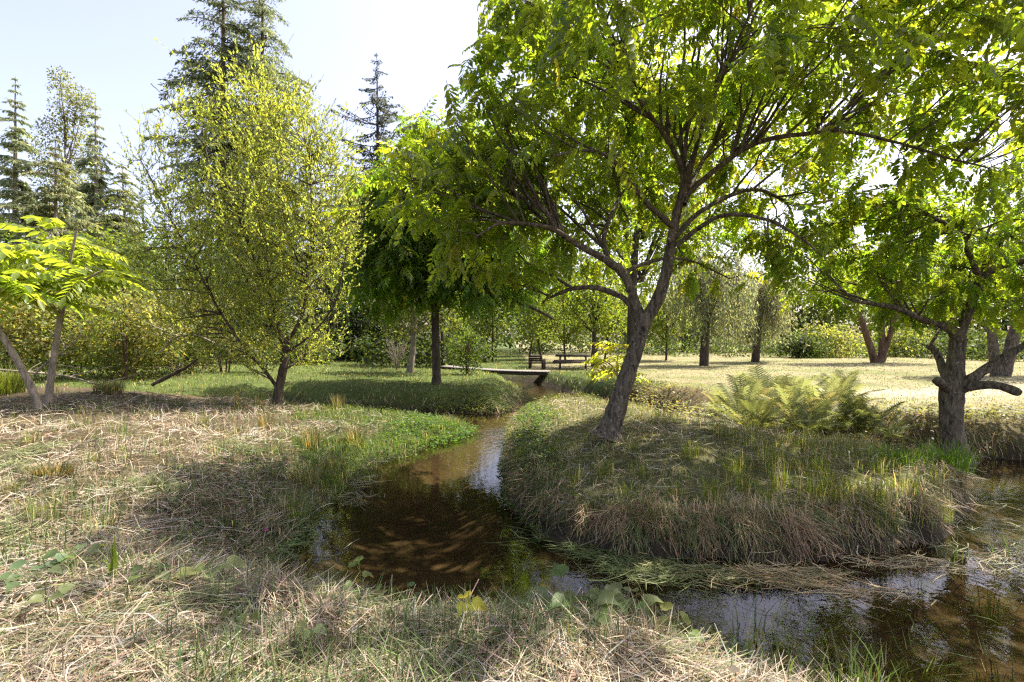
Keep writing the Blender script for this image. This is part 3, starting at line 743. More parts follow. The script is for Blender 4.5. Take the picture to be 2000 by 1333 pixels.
def broad(name, label, cat, px, Y, top, width, col, seed, base_py=None, crown0=.28, n=6000, leaf=(.14, .26), bark=B_DARK, tr=None, group=None, nl=14, lean=0.0, stems=1, asp=.55, spread=None):
    """broadleaf tree or bush far enough for its leaves to read as flecks; width in metres"""
    g = np.random.default_rng(seed)
    x = (px - 1000) / 1000 * Y; z0 = GZ(x, Y); zt = EYE - (top - 666.5) / 1000 * Y; H = zt - z0
    root = thing(name, (x, Y, z0), label, cat, group)
    zc = z0 + H * crown0
    lobes = []
    for k in range(nl):
        f = (k + .5) / nl; zz = zc + (zt - zc) * (f ** .9) * .93
        prof = math.sin(math.pi * min(.96, .22 + .74 * f)) ** .7
        a_ = g.uniform(0, 6.283); rr = width / 2 * prof * g.uniform(.25, .8)
        s = width * g.uniform(.16, .27) * (.55 + .6 * prof)
        lobes.append((x + lean * (zz - z0) + rr * math.cos(a_), Y + rr * math.sin(a_) * .8, min(zz, zt - s * .5), s, s, s * g.uniform(.6, .95)))
    acc = cloud_leaves(g, lobes, n, leaf, col, asp)
    fo = acc.build('foliage', M_FAR, root, (x, Y, z0)); fo['kind'] = 'stuff'
    r0 = tr if tr else max(.06, H * .016)
    for s_ in range(stems):
        off = 0 if stems == 1 else g.uniform(-.5, .5) * width * .25
        top_p = np.array([x + lean * H * .7 + off, Y + g.uniform(-.2, .2), zc + (zt - zc) * .7])
        b0 = np.array([x + off * .25, Y, z0 - .2])
        mid = b0 * .5 + top_p * .5 + np.array([g.normal(0, .03) * H, 0, 0])
        c = catmull([b0, mid, top_p], 9); acc = Acc(); acc.add(*tube(c, np.linspace(r0, r0 * .3, 9) * (1 if s_ == 0 else .8), 8, .08, g)[:2])
        acc.build('trunk' if stems == 1 else 'stem', bark, root, (x, Y, z0), True)
    acc = Acc()
    for l in lobes:
        st = np.array([x + lean * (l[2] - z0) * .6, Y, max(z0 + H * crown0 * .8, l[2] - .35 * H * g.uniform(.3, 1))])
        c = catmull([st, (st + np.array(l[:3])) / 2 + g.normal(0, .1, 3), np.array(l[:3])], 5)
        acc.add(*tube(c, np.linspace(r0 * .4, r0 * .1, 5), 4)[:2])
    acc.build('branches', bark, root, (x, Y, z0), True)['kind'] = 'stuff'
    return root

def conifer(name, label, px, Y, top, width, col, seed, kind='cedar', n_wh=38, bark=B_BROWN, bare=0.0, gap=1.0, group=None, per=5, leafscale=1.0):
    g = np.random.default_rng(seed)
    x = (px - 1000) / 1000 * Y; z0 = GZ(x, Y); zt = EYE - (top - 666.5) / 1000 * Y; H = zt - z0
    root = thing(name, (x, Y, z0), label, 'conifer tree', group)
    c = catmull([(x, Y, z0 - .3), (x + g.normal(0, .1), Y, z0 + H * .5), (x, Y, zt)], 14)
    acc = Acc(); acc.add(*tube(c, np.linspace(H * .013 + .08, .02, 14), 8, .05, g)[:2]); acc.build('trunk', bark, root, (x, Y, z0), True)
    br = Acc(); fol = Acc()
    pos, dr, sz = [], [], []
    for k in range(n_wh):
        f = (k + g.uniform(0, .8)) / n_wh; zz = z0 + H * (bare + (1 - bare) * f)
        L0 = width / 2 * (min(1, (1 - f) / .2) ** .85 * (.8 + .2 * (1 - f)) if kind == 'spruce' else min(1, (1 - f) / .45) ** .8) * g.uniform(.72, 1.1) + .06
        for q in range(per):
            a_ = g.uniform(0, 6.283); L = L0 * g.uniform(.35, 1.2)
            slope = g.uniform(-.35, .05) if kind == 'spruce' else g.uniform(-.1, .45)
            s = np.linspace(0, 1, 6)[:, None]
            dirn = np.array([math.cos(a_), math.sin(a_), 0])
            zz_ = slope * L * s + (.28 * L * s ** 2 if kind == 'spruce' else -.45 * L * s ** 2)
            cv = np.array([x, Y, zz]) + dirn * L * s + np.array([0, 0, 1]) * zz_
            br.add(*tube(cv, np.linspace(.03 + .012 * L, .008, 6), 3)[:2])
            m_ = max(6, int(L * (44 if kind == 'spruce' else 58)))
            u = g.random(m_) ** .7; i0 = np.minimum((u * 5).astype(int), 4); ff = (u * 5 - i0)[:, None]
            pp = cv[i0] * (1 - ff) + cv[i0 + 1] * ff
            side = np.array([-dirn[1], dirn[0], 0])
            lat = g.normal(0, 1, (m_, 1)) * L * (.10 if kind == 'spruce' else .15) * (1.15 - u[:, None])
            if kind == 'spruce':
                pos.append(pp + side * lat * .9 + np.array([0, 0, -.05])); dr.append(nrm(dirn * .5 + side * np.sign(lat) * .7 + np.array([0, 0, -.75]) + g.normal(0, .25, (m_, 3)))); sz.append(g.uniform(.2, .42, m_) * leafscale * (.5 + .5 * min(1, 3 * (1 - f))))
            else:
                pos.append(pp + side * lat * 1.7 + np.array([0, 0, .05])); dr.append(nrm(dirn * .5 + side * np.sign(lat) * .6 + np.array([0, 0, -.7]) + g.normal(0, .35, (m_, 3)))); sz.append(g.uniform(.2, .48, m_) * leafscale * (.5 + .5 * min(1, 3 * (1 - f))))
    pos, dr, sz = np.concatenate(pos), np.concatenate(dr), np.concatenate(sz); n = len(pos)
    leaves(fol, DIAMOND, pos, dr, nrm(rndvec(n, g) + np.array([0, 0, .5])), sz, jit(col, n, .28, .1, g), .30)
    br.build('boughs', bark, root, (x, Y, z0))['kind'] = 'stuff'
    fol.build('foliage', M_NEEDLE, root, (x, Y, z0))['kind'] = 'stuff'
    return root

CED = (.14, .165, .085); SPR = (.055, .065, .045)  # CED is lifted: sunlit, hazy paleness put into the cedar foliage colour
conifer('cedar_tree', 'tall cedar, left one of the pair rising above the willow', 437, 44, -130, 10.5, CED, 101, n_wh=46, per=6)
conifer('cedar_tree', 'tall cedar, right one of the pair rising above the willow', 512, 45, -95, 11, CED, 102, n_wh=46, per=6)
conifer('spruce_tree', 'dark spruce with a pointed top and open tiered branches against the sky', 736, 45, 103, 7.0, SPR, 103, 'spruce', 40, B_DARK, per=5)
conifer('spruce_tree', 'low dark spruce partly hidden beside the willow crown', 655, 55, 285, 7, SPR, 104, 'spruce', 26, B_DARK)
conifer('cedar_tree', 'slender conifer with a pale lit trunk at the left edge', 30, 38, 150, 3.9, (.20, .225, .13), 105, n_wh=40, per=6, bark=B_PALE)  # far-left conifers: sunlight and haze painted in as paler foliage colours
conifer('cedar_tree', 'narrow conifer with light trunk, right of the airy tall tree', 186, 38, 200, 3.8, (.20, .225, .13), 106, n_wh=36, per=6, bark=B_PALE)
conifer('cedar_tree', 'olive rounded conifer in front of the airy tall tree', 108, 33, 268, 5.0, (.19, .20, .10), 107, n_wh=30, per=6, bark=B_PALE)
conifer('cedar_tree', 'broad conifer sloping down beside the willow crown', 238, 36, 318, 6.5, (.17, .19, .10), 108, n_wh=32, per=6, bark=B_PALE)
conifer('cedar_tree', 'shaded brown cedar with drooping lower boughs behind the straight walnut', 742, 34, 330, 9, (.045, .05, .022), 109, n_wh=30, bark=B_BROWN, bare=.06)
broad('airy_tree', 'tall airy thin-leaved tree at the far left', 'tree', 128, 43, 112, 5.4, (.13, .145, .06), 110, crown0=.2, n=13000, leaf=(.14, .26), nl=34, tr=.13, bark=B_BROWN)

OLV = (.135, .17, .045); MID = (.06, .09, .02); DRK = (.035, .055, .016); BRT = (.10, .135, .02); RED = (.155, .155, .05)
BT = [  # name, label, cat, px, Y, top, width, col, crown0, n, leaf, stems
 ('bush', 'olive bush with reddish leaves behind the leaning sapling', 'bush', 20, 15.5, 560, 4.2, RED, .06, 7000, (.09, .16), 4),
 ('bush', 'dense olive bush between the two saplings and the dead twigs', 'bush', 150, 16.5, 545, 4.6, OLV, .06, 8000, (.09, .16), 4),
 ('bush', 'brownish bush with bare stems at the hay bank', 'bush', 245, 15.5, 570, 3.4, (.15, .16, .055), .1, 6000, (.09, .16), 5),
 ('bush', 'pale green bush behind the willow stems', 'bush', 345, 18, 560, 4.4, (.11, .12, .035), .06, 7000, (.09, .16), 4),
 ('bush', 'grey-green bush left of the willow trunk', 'bush', 440, 20, 575, 4.2, (.09, .10, .035), .06, 6000, (.09, .17), 4),
 ('bush', 'round pale green shrub at the edge of the shaded lawn', 'bush', 620, 27, 650, 2.4, (.13, .15, .05), .05, 2600, (.09, .16), 4),
 ('maple_tree', 'green broadleaf tree behind the olive bushes at the left edge', 'tree', 10, 23, 430, 6.0, MID, .15, 7000, (.13, .24), 1),
 ('maple_tree', 'leafy tree between the saplings and the willow', 'tree', 235, 24, 455, 5.4, BRT, .15, 7000, (.13, .24), 1),
 ('maple_tree', 'dark leafy tree behind the left side of the willow', 'tree', 330, 25, 430, 6.0, MID, .15, 7000, (.13, .24), 1),
 ('maple_tree', 'leafy tree hidden behind the willow crown', 'tree', 470, 27, 420, 7, DRK, .12, 7000, (.13, .24), 1),
 ('maple_tree', 'dark tree filling the gap right of the willow', 'tree', 640, 31, 440, 6.5, DRK, .12, 8000, (.14, .26), 1),
 ('maple_tree', 'pale-trunked tree leaning right beside the straight walnut', 'tree', 800, 22, 520, 4.2, (.075, .095, .025), .42, 5000, (.12, .22), 1),
 ('maple_tree', 'tree standing right behind the straight walnut', 'tree', 868, 27, 470, 5.4, (.08, .10, .025), .42, 6500, (.13, .24), 1),
 ('maple_tree', 'round sunlit tree beyond the plank bridge', 'tree', 930, 38, 560, 5.5, (.12, .145, .035), .1, 6500, (.14, .26), 1),
 ('maple_tree', 'low dark-trunked tree behind the bridge', 'tree', 962, 35, 575, 4.4, MID, .35, 5000, (.13, .24), 1),
 ('maple_tree', 'slim tree just left of the small bench', 'tree', 1034, 42, 560, 4.6, (.07, .10, .022), .3, 5000, (.14, .26), 1),
 ('maple_tree', 'slim tree just right of the small bench', 'tree', 1058, 38, 570, 4.2, BRT, .34, 5000, (.13, .24), 1),
 ('maple_tree', 'young bright tree behind the picnic table', 'tree', 1104, 34, 560, 4.4, BRT, .30, 5500, (.13, .24), 1),
 ('maple_tree', 'dark twin-limbed tree at the right end of the picnic table', 'tree', 1160, 30, 520, 4.8, BRT, .42, 6500, (.13, .24), 2),
 ('maple_tree', 'leaning slim tree between the picnic table and the big trunk', 'tree', 1180, 36, 560, 4.2, BRT, .34, 5000, (.13, .24), 1),
 ('maple_tree', 'thick dark-trunked tree directly behind the leaning walnut', 'tree', 1232, 20, 120, 7.0, BRT, .38, 15000, (.12, .22), 1),
 ('maple_tree', 'small tree with a thin dark trunk right of the big trunk', 'tree', 1301, 34, 560, 4.0, BRT, .35, 5000, (.13, .24), 1),
 ('maple_tree', 'tall far tree above the bridge', 'tree', 900, 55, 290, 12, MID, .1, 10000, (.24, .44), 1),
 ('maple_tree', 'tall far tree above the bench', 'tree', 1050, 58, 175, 15, (.07, .10, .025), .1, 10000, (.24, .44), 1),
 ('maple_tree', 'tall far tree hidden behind the forked trunk', 'tree', 1215, 54, 165, 14, BRT, .1, 10000, (.24, .44), 1),
 ('maple_tree', 'tall far tree between the walnut and the weeping willows', 'tree', 1340, 58, 215, 14, (.085, .11, .03), .1, 7500, (.22, .4), 1),
 ('maple_tree', 'far tree behind the second weeping willow', 'tree', 1500, 60, 320, 13, MID, .1, 7500, (.22, .4), 1),
 ('maple_tree', 'far tree left of the two-stemmed tree', 'tree', 1610, 56, 430, 11, (.085, .105, .03), .1, 7000, (.22, .4), 1),
 ('maple_tree', 'far tree behind the two-stemmed tree', 'tree', 1740, 60, 465, 12, MID, .1, 7500, (.22, .4), 1),
 ('maple_tree', 'far tree left of the pruned walnut', 'tree', 1840, 54, 400, 12, BRT, .1, 7000, (.22, .4), 1),
 ('maple_tree', 'far tree right of the pruned walnut', 'tree', 1965, 52, 390, 12, MID, .1, 7000, (.22, .4), 1),
 ('bush', 'sunlit yellow bush left of the two-stemmed tree', 'bush', 1630, 39, 640, 5.4, (.145, .165, .045), .03, 5000, (.14, .26), 4),
 ('bush', 'yellow-green bush right of the two-stemmed tree', 'bush', 1775, 40, 642, 5.6, (.12, .145, .04), .03, 5000, (.14, .26), 4),
 ('bush', 'dark green bush behind the ferns at the meadow edge', 'bush', 1560, 38, 655, 4.6, DRK, .03, 4000, (.14, .26), 4),
 ('bush', 'dark bush beyond the meadow behind the pruned walnut', 'bush', 1880, 37, 648, 6.0, DRK, .03, 5000, (.14, .26), 4),
 ('bush', 'dark bush at the right edge of the meadow', 'bush', 2010, 36, 650, 5.6, DRK, .03, 4500, (.14, .26), 4),
 ('bush', 'many-stemmed green shrub at the near end of the plank bridge', 'bush', 912, 21, 640, 1.9, (.055, .085, .02), .18, 3400, (.06, .12), 7),
]
for k, (nm, lb, ct, px, Y, top, wd, cl, c0, n, lf, st) in enumerate(BT):
    broad(nm, lb, ct, px, Y, top, wd, cl, 200 + k, crown0=c0, n=int(n * .70), leaf=lf, stems=st, nl=10 if ct == 'bush' else 15,
          bark=B_PALE if 'pale' in lb else (B_BROWN if ct == 'bush' else B_DARK), tr=.22 if 'thick' in lb else (.16 if 'twin' in lb or 'pale-t' in lb else (.035 if ct == 'bush' else None)),
          lean=.1 if 'leaning' in lb else 0)

# two-stemmed tree on the meadow, and the leaning pair of cut trunks at the right
def stems_tree(name, label, stems, lobes, seed, n, col, bark, leaf=(.13, .24), cat='tree'):
    g = np.random.default_rng(seed); b = limb_world(stems[0])[0, :3]; b[2] = GZ(b[0], b[1])
    root = thing(name, b, label, cat)
    for s in stems:
        c = catmull(limb_world(s), 12); a_ = Acc(); a_.add(*tube(c[:, :3], c[:, 3], 9, .08, g, True)); a_.build('stem', bark, root, b, True)
    if n:
        cloud_leaves(g, lobes, n, leaf, col).build('foliage', M_FAR, root, b)['kind'] = 'stuff'
    return root
stems_tree('maple_tree', 'tree forking at the ground into two dark stems on the meadow',
    [[(1712, 716, 8, 30), (1706, 700, 7, 30), (1694, 660, 6, 30), (1680, 620, 5, 30), (1660, 560, 4, 30)], [(1712, 716, 9, 30), (1722, 700, 8, 30), (1724, 670, 7, 30), (1722, 630, 5, 30), (1735, 560, 4, 30)],
     [(1722, 690, 6, 30), (1735, 665, 5, 29.8), (1745, 630, 4, 29.6), (1765, 570, 3, 29.5)]],
    [(20.5, 30, 6, 2.2, 2, 1.4), (22.5, 30, 6.5, 2.2, 2, 1.5), (24, 30, 5.6, 1.6, 2, 1.2), (19, 30, 5.2, 1.5, 1.5, 1)], 301, 7000, (.10, .13, .02), B_BROWN)
stems_tree('maple_tree', 'pair of leaning grey trunks behind the pruned walnut at the right edge',
    [[(1958, 738, 13, 20), (1962, 715, 12, 20), (1972, 690, 12, 20), (1985, 640, 10, 20), (2010, 560, 7, 20)], [(1948, 738, 11, 20), (1942, 700, 9, 20), (1938, 660, 8, 20), (1930, 590, 6, 20)]],
    [(19.5, 20, 5.2, 2, 2, 1.3), (21.5, 20, 5.0, 2, 2, 1.4), (18, 20, 4.6, 1.4, 1.5, 1)], 302, 6000, (.09, .12, .02), B_WALNUT)

# weeping willows
def weeping(label, px, Y, top, width, seed, col, n_str=330):
    g = np.random.default_rng(seed); x = (px - 1000) / 1000 * Y; z0 = GZ(x, Y); zt = EYE - (top - 666.5) / 1000 * Y; H = zt - z0
    root = thing('weeping_willow', (x, Y, z0), label, 'tree')
    c = catmull([(x - .1, Y, z0 - .2), (x, Y, z0 + H * .25), (x + .25, Y, z0 + H * .55), (x + .2, Y, z0 + H * .85)], 10)
    a_ = Acc(); a_.add(*tube(c, np.linspace(.27, .08, 10), 9, .07, g)[:2]); a_.build('trunk', B_DARK, root, (x, Y, z0), True)
    limbs = Acc(); pos, dr, tw = [], [], Acc()
    for k in range(26):
        a = g.uniform(0, 6.283); rr = width / 2 * g.uniform(.4, 1); t = np.array([x + rr * math.cos(a), Y + rr * math.sin(a), z0 + H * g.uniform(.72, 1) - .12 * rr])
        s0 = c[g.integers(4, 9)]; cv = catmull([s0, (s0 + t) / 2 + np.array([0, 0, .12 * H]), t], 8); limbs.add(*tube(cv, np.linspace(.05, .015, 8), 4)[:2])
        for q in range(n_str // 26):
            p0 = cv[g.integers(3, 8)] + g.normal(0, .25, 3); L = g.uniform(.25, .62) * H; L = min(L, p0[2] - z0 - .5)
            out_ = np.array([math.cos(a), math.sin(a), 0]) * g.uniform(0, .35)
            s = np.linspace(0, 1, 5)[:, None]; st = p0 + out_ * s * (2 - s) * .8 + np.array([0, 0, -L]) * s ** 1.2 + g.normal(0, .04, (5, 3))
            tw.add(*tube(st, np.linspace(.008, .004, 5), 3)[:2])
            m_ = int(L * 13); u = g.random(m_); i0 = np.minimum((u * 4).astype(int), 3); f = (u * 4 - i0)[:, None]
            pos.append(st[i0] * (1 - f) + st[i0 + 1] * f + g.normal(0, .04, (m_, 3))); dr.append(nrm(np.array([0, 0, -1]) + g.normal(0, .45, (m_, 3))))
    pos, dr = np.concatenate(pos), np.concatenate(dr); n = len(pos); fo = Acc()
    leaves(fo, DIAMOND, pos, dr, rndvec(n, g), g.uniform(.16, .28, n), jit(col, n, .22, .08, g), .28)
    limbs.build('limbs', B_DARK, root, (x, Y, z0))['kind'] = 'stuff'; tw.build('twigs', B_BROWN, root, (x, Y, z0))['kind'] = 'stuff'
    fo.build('foliage', M_FAR, root, (x, Y, z0))['kind'] = 'stuff'
weeping('grey-green weeping willow with a dark trunk behind the ferns', 1378, 28.5, 475, 5.4, 401, (.15, .175, .125))
weeping('silvery weeping willow arching low, right of the other one', 1478, 32, 530, 4.6, 402, (.19, .21, .165))

# distant wood that closes the view
g = np.random.default_rng(500)
nl_ = 420; th = np.radians(g.uniform(-62, 62, nl_)); rr = g.uniform(62, 85, nl_); hh = g.uniform(1, 12, nl_)
lob = [(r_ * math.sin(t_), r_ * math.cos(t_), .8 + h_ * (0.55 if t_ > .15 else 1), 3.2, 3.2, 2.0) for r_, t_, h_ in zip(rr, th, hh)]
tag(cloud_leaves(g, lob, 48000, (.4, .8), (.05, .075, .02)).build('treeline', M_FAR), 'far wood closing the view behind the meadow and lawn', kind='stuff')
# ------------------------------------------------------------------ more undergrowth at the foot of the wood
nl_ = 150; th = np.radians(np.concatenate([g.uniform(-50, -3, 95), g.uniform(-3, 50, 55)])); rr = np.concatenate([g.uniform(27, 40, 95), g.uniform(43, 56, 55)]); hh = g.uniform(.2, 1.7, nl_)
lob = [(r_ * math.sin(t_), r_ * math.cos(t_), .7 + h_ * .7, 1.4, 1.4, 1.0) for r_, t_, h_ in zip(rr, th, hh)]
tag(cloud_leaves(g, lob, 30000, (.17, .32), (.04, .06, .016)).build('undergrowth', M_FAR), 'dark undergrowth at the foot of the wood', kind='stuff')

# ------------------------------------------------------------------ grass and straw
def fan(n, r0, r1, pw, g, half=54):
    """ground points whose density falls off with distance as r**-pw"""
    k = 2 - pw + 1e-4; u = g.random(n)
    r = (r0 ** k + u * (r1 ** k - r0 ** k)) ** (1 / k)
    a = np.radians(g.uniform(-half, half, n))
    return r * np.sin(a), r * np.cos(a), r

BLADE_Q, BLADE_T = np.array([(0, 1, 3, 2)]), np.array([(2, 3, 4)])
def blades(acc, pos, az, h, w, bend, col):
    n = len(pos); u = np.stack([np.cos(az), np.sin(az), 0 * az], -1); s = np.stack([-np.sin(az), np.cos(az), 0 * az], -1)
    Z = np.array([0, 0, 1.0]); h = h[:, None]; w = w[:, None]; b = bend[:, None]
    mid = pos + Z * h * (.58 - .05 * b) + u * h * .22 * b; tip = pos + Z * h * (1 - .38 * b ** 1.3) + u * h * .85 * b
    V = np.stack([pos - s * w / 2, pos + s * w / 2, mid - s * w * .42, mid + s * w * .42, tip], 1).reshape(-1, 3)
    o = (np.arange(n) * 5)[:, None, None]
    acc.add(V, (BLADE_Q[None] + o).reshape(-1, 4), (BLADE_T[None] + o).reshape(-1, 3), np.repeat(col, 5, 0))

STR_Q = np.array([(0, 1, 3, 2), (2, 3, 5, 4), (4, 5, 7, 6)])
def straws(acc, pos, az, pitch, L, w, curve, col):
    """lying blades: three-piece curved ribbons"""
    n = len(pos); gs = np.random.default_rng(n); Z = np.array([0, 0, 1.0])
    L = L[:, None]; w = w[:, None]
    kink = gs.normal(0, .35, n) + curve * .38; pk = gs.normal(0, .22, n)
    def dirv(a, p): return np.stack([np.cos(a) * np.cos(p), np.sin(a) * np.cos(p), np.sin(p)], -1)
    d0, d1, d2 = dirv(az - kink, pitch + pk), dirv(az, pitch), dirv(az + kink * gs.uniform(.4, 1.8, n), pitch - pk - .12)
    s_ = np.stack([-np.sin(az), np.cos(az), 0 * az], -1)
    sw = nrm(s_ + Z * gs.normal(0, .55, (n, 1))) * w / 2
    p1 = pos - d1 * L / 6; p0 = p1 - d0 * L / 3; p2 = pos + d1 * L / 6; p3 = p2 + d2 * L / 3
    V = np.stack([p0 - sw * .8, p0 + sw * .8, p1 - sw, p1 + sw, p2 - sw * .9, p2 + sw * .9, p3 - sw * .2, p3 + sw * .2], 1).reshape(-1, 3)
    o = (np.arange(n) * 8)[:, None, None]
    acc.add(V, (STR_Q[None] + o).reshape(-1, 4), None, np.repeat(col, 8, 0))

STRAW = (.37, .29, .20)
def strawcol(n, g, grey=.25):
    c = jit(STRAW, n, .30, .07, g)
    k = g.random(n); c[k < grey] = jit((.36, .34, .28), (k < grey).sum(), .3, .04, g); c[k > .90] = jit((.20, .13, .07), (k > .90).sum(), .3, .1, g)
    gr = (k > .80) & (k <= .90); c[gr] = jit((.17, .19, .07), gr.sum(), .3, .1, g)
    return c

g = np.random.default_rng(600)
# straw: mown hay lying on the near and left banks
x, y, r = fan(125000, 1.7, 15, 2.35, g)
z, d, isl = ground(x, y); rg = zone(x, y, isl)
den = np.where(rg == 0, 1.0, np.where(rg == 5, .5, np.where(rg == 4, .22, 0.0))) * np.clip((d + .05) / .25, 0, 1)
patch = fbm(x * .9, y * .9, 71, 3)
den *= np.clip(.55 + 2.4 * (patch - .38), .25, 1)
k = g.random(len(x)) < den; x, y, z, r, d = x[k], y[k], z[k], r[k], d[k]; n = len(x)
flow = fbm(x * .7, y * .7, 81, 2) * 9 + g.normal(0, .85, n)
acc = Acc()
straws(acc, np.stack([x, y, z + g.random(n) ** 1.6 * .075 + .006], -1), flow, g.normal(.03, .22, n), .05 + .5 * g.random(n) ** 1.8 * (1 + .02 * r), np.maximum(.0016 + .0065 * g.random(n) ** 2, .0008 * r), g.normal(0, 1.2, n), strawcol(n, g) * (.55 + .8 * fbm(x * 1.6, y * 1.6, 73, 3))[:, None])
# matted swaths left by the mower
hx, hy, hr = fan(280, 1.9, 11, 2.0, g); hz, hd, hi = ground(hx, hy); kk = (zone(hx, hy, hi) == 0) & (hd > .15); hx, hy, hr = hx[kk], hy[kk], hr[kk]
for q in range(len(hx)):
    nn = int(g.integers(60, 170)); th0 = fbm(hx[q:q + 1] * .7, hy[q:q + 1] * .7, 81, 2)[0] * 9 + g.normal(0, .7); al = g.normal(0, .26, nn); ac = g.normal(0, .09, nn)
    sx_ = hx[q] + al * math.cos(th0) - ac * math.sin(th0); sy_ = hy[q] + al * math.sin(th0) + ac * math.cos(th0); szz, sdd_, _ = ground(sx_, sy_); k2 = sdd_ > .03
    hump = .09 * np.exp(-(al / .3) ** 2 - (ac / .1) ** 2) * g.random(nn)
    c_ = strawcol(nn, g, g.uniform(0, .6)) * g.uniform(.7, 1.15)
    if g.random() < .32: c_ = jit((.15, .17, .07), nn, .3, .08, g)
    straws(acc, np.stack([sx_, sy_, szz + .03 + hump], -1)[k2], (th0 + g.normal(0, .3, nn))[k2], g.normal(.02, .16, nn)[k2], g.uniform(.15, .6, nn)[k2], np.maximum(g.uniform(.002, .006, nn), .0008 * hr[q])[k2], g.normal(0, 1, nn)[k2], c_[k2])
tag(acc.build('straw_litter', M_STRAW), 'mown dry hay lying on the near and left banks', kind='stuff')
# standing stubble among the hay
x, y, r = fan(95000, 1.7, 14, 2.3, g); z, d, isl = ground(x, y); rg = zone(x, y, isl)
k = (rg == 0) & (d > .1) & (g.random(len(x)) < np.clip((fbm(x * 1.1, y * 1.1, 91, 3) - .42) * 5, .05, 1)); x, y, z, r = x[k], y[k], z[k], r[k]; n = len(x)
acc = Acc(); gcol = strawcol(n, g, .1); m_ = g.random(n) < .4 + .55 * (fbm(x * .8, y * .8, 93, 2) > .48); gcol[m_] = jit((.10, .14, .04), m_.sum(), .3, .12, g)
blades(acc, np.stack([x, y, z - .01], -1), g.uniform(0, 6.28, n), (.04 + .26 * g.random(n) ** 2), np.maximum(g.uniform(.003, .007, n), .0008 * r), g.uniform(.1, .9, n), gcol)
tag(acc.build('stubble_grass', M_STRAW), 'thin stubble standing in the hay', kind='stuff')

# green grass: island, tongue, lawn, stream banks
x, y, r = fan(245000, 2.2, 62, 2.3, g); z, d, isl = ground(x, y); rg = zone(x, y, isl)
pat = fbm(x * 1.2, y * 1.2, 95, 3); pat2 = fbm(x * .35, y * .35, 96, 3)
den = np.select([rg == 5, rg == 4, rg == 1, rg == 3, rg == 2], [.35 + .6 * (pat > .5), 1.0, 1.0, 1.0, .8], .22 * (pat > .55) + .05) * (d > .02)
edge0 = (rg == 0) & (d < .6) & (d > -.02); den = np.where(edge0, .75, den)
k = g.random(len(x)) < den
x, y, z, r, d, rg, pat, pat2 = [v[k] for v in (x, y, z, r, d, rg, pat, pat2)]; n = len(x)
hgt = np.select([rg == 5, rg == 4, rg == 1, rg == 3, rg == 2], [.08 + .18 * (pat - .25), .16, .09, .13, .05], .13) * g.uniform(.5, 1.35, n)
hgt = np.where((rg == 0) & (y < 7.5), hgt * .6, hgt)
hgt = np.where((rg != 2) & (y > 4.6) & (d < .5) & (d > 0), hgt * 1.35, hgt); hgt *= (1 + .006 * r) * np.where(rg == 5, .35 + 1.35 * fbm(x * 3.3, y * 3.3, 97, 2), 1)
cg = jit((.09, .13, .024), n, .28, .14, g)
isg = rg == 5; cg[isg] = jit((.125, .155, .03), isg.sum(), .3, .14, g)
tan = g.random(n)
tanf = np.select([rg == 5, rg == 4, rg == 1, rg == 3, rg == 2], [.26, .08, .22, .15, .85 - .9 * smooth01((pat2 - .52) * 5)], .4)
kk = tan < tanf; cg[kk] = jit((.33, .275, .165), kk.sum(), .25, .07, g); kk = kk & (rg == 2); cg[kk] = jit((.215, .195, .105), kk.sum(), .25, .06, g); kk = (rg == 2) & (d < 1.1); cg[kk] = jit((.13, .11, .045), kk.sum(), .35, .14, g); hgt = np.where(kk, hgt * 2.2, hgt)
kk = (rg == 1) & (tan > tanf); cg[kk] = jit((.10, .135, .028), kk.sum(), .25, .12, g)
hgt = np.where((rg == 1) & (d < 1.2), hgt * (.4 + 1.3 * fbm(x * 2, y * 2, 98, 2)), hgt)
acc = Acc()
blades(acc, np.stack([x, y, z - .01], -1), g.uniform(0, 6.28, n), np.maximum(hgt, .02), np.maximum(g.uniform(.0035, .008, n), .00085 * r), g.uniform(.1, .95, n), cg)
tag(acc.build('grass', M_GRASS), 'grass of the island, the banks, the lawn and the meadow', kind='stuff')

# dead grass hanging over the steep front of the island and the far ditch bank
x, y, r = fan(240000, 3.8, 22, 2.1, g); z, d, isl = ground(x, y); rg = zone(x, y, isl)
k = (d > -.10) & (d < .42) & (g.random(len(x)) < np.where(d < .04, .6, 1)) & (g.random(len(x)) < np.clip((fbm(x * 2.2, y * 2.2, 99, 3) - .36) * 4, .08, .75)) & ((rg == 5) | ((rg == 2) & (y < 20)) | ((rg == 1) & (y < 18) & (g.random(len(x)) < .5))); x, y, z, r, d = x[k], y[k], z[k], r[k], d[k]; n = len(x)
e = .02; gxn = (ground(x + e, y)[1] - d) / e; gyn = (ground(x, y + e)[1] - d) / e
az = np.arctan2(-gyn, -gxn) + g.normal(0, .5, n)
acc = Acc(); cc = strawcol(n, g, .08) * np.array([1.12, .98, .78]); m_ = g.random(n) < .34; cc[m_] = jit((.07, .10, .025), m_.sum(), .3, .1, g)
straws(acc, np.stack([x, y, z + g.uniform(.0, .09, n)], -1), az, g.normal(-.75, .35, n), g.uniform(.05, .36, n), np.maximum(g.uniform(.002, .006, n), .0008 * r), g.normal(0, 1.3, n), cc)
ex, ey, er = fan(30000, 4.2, 18, 1.6, g); ez, ed, ei = ground(ex, ey); kk = ei & (ed > .08) & (ed < .36); ex, ey, ed = ex[kk][:230], ey[kk][:230], ed[kk][:230]
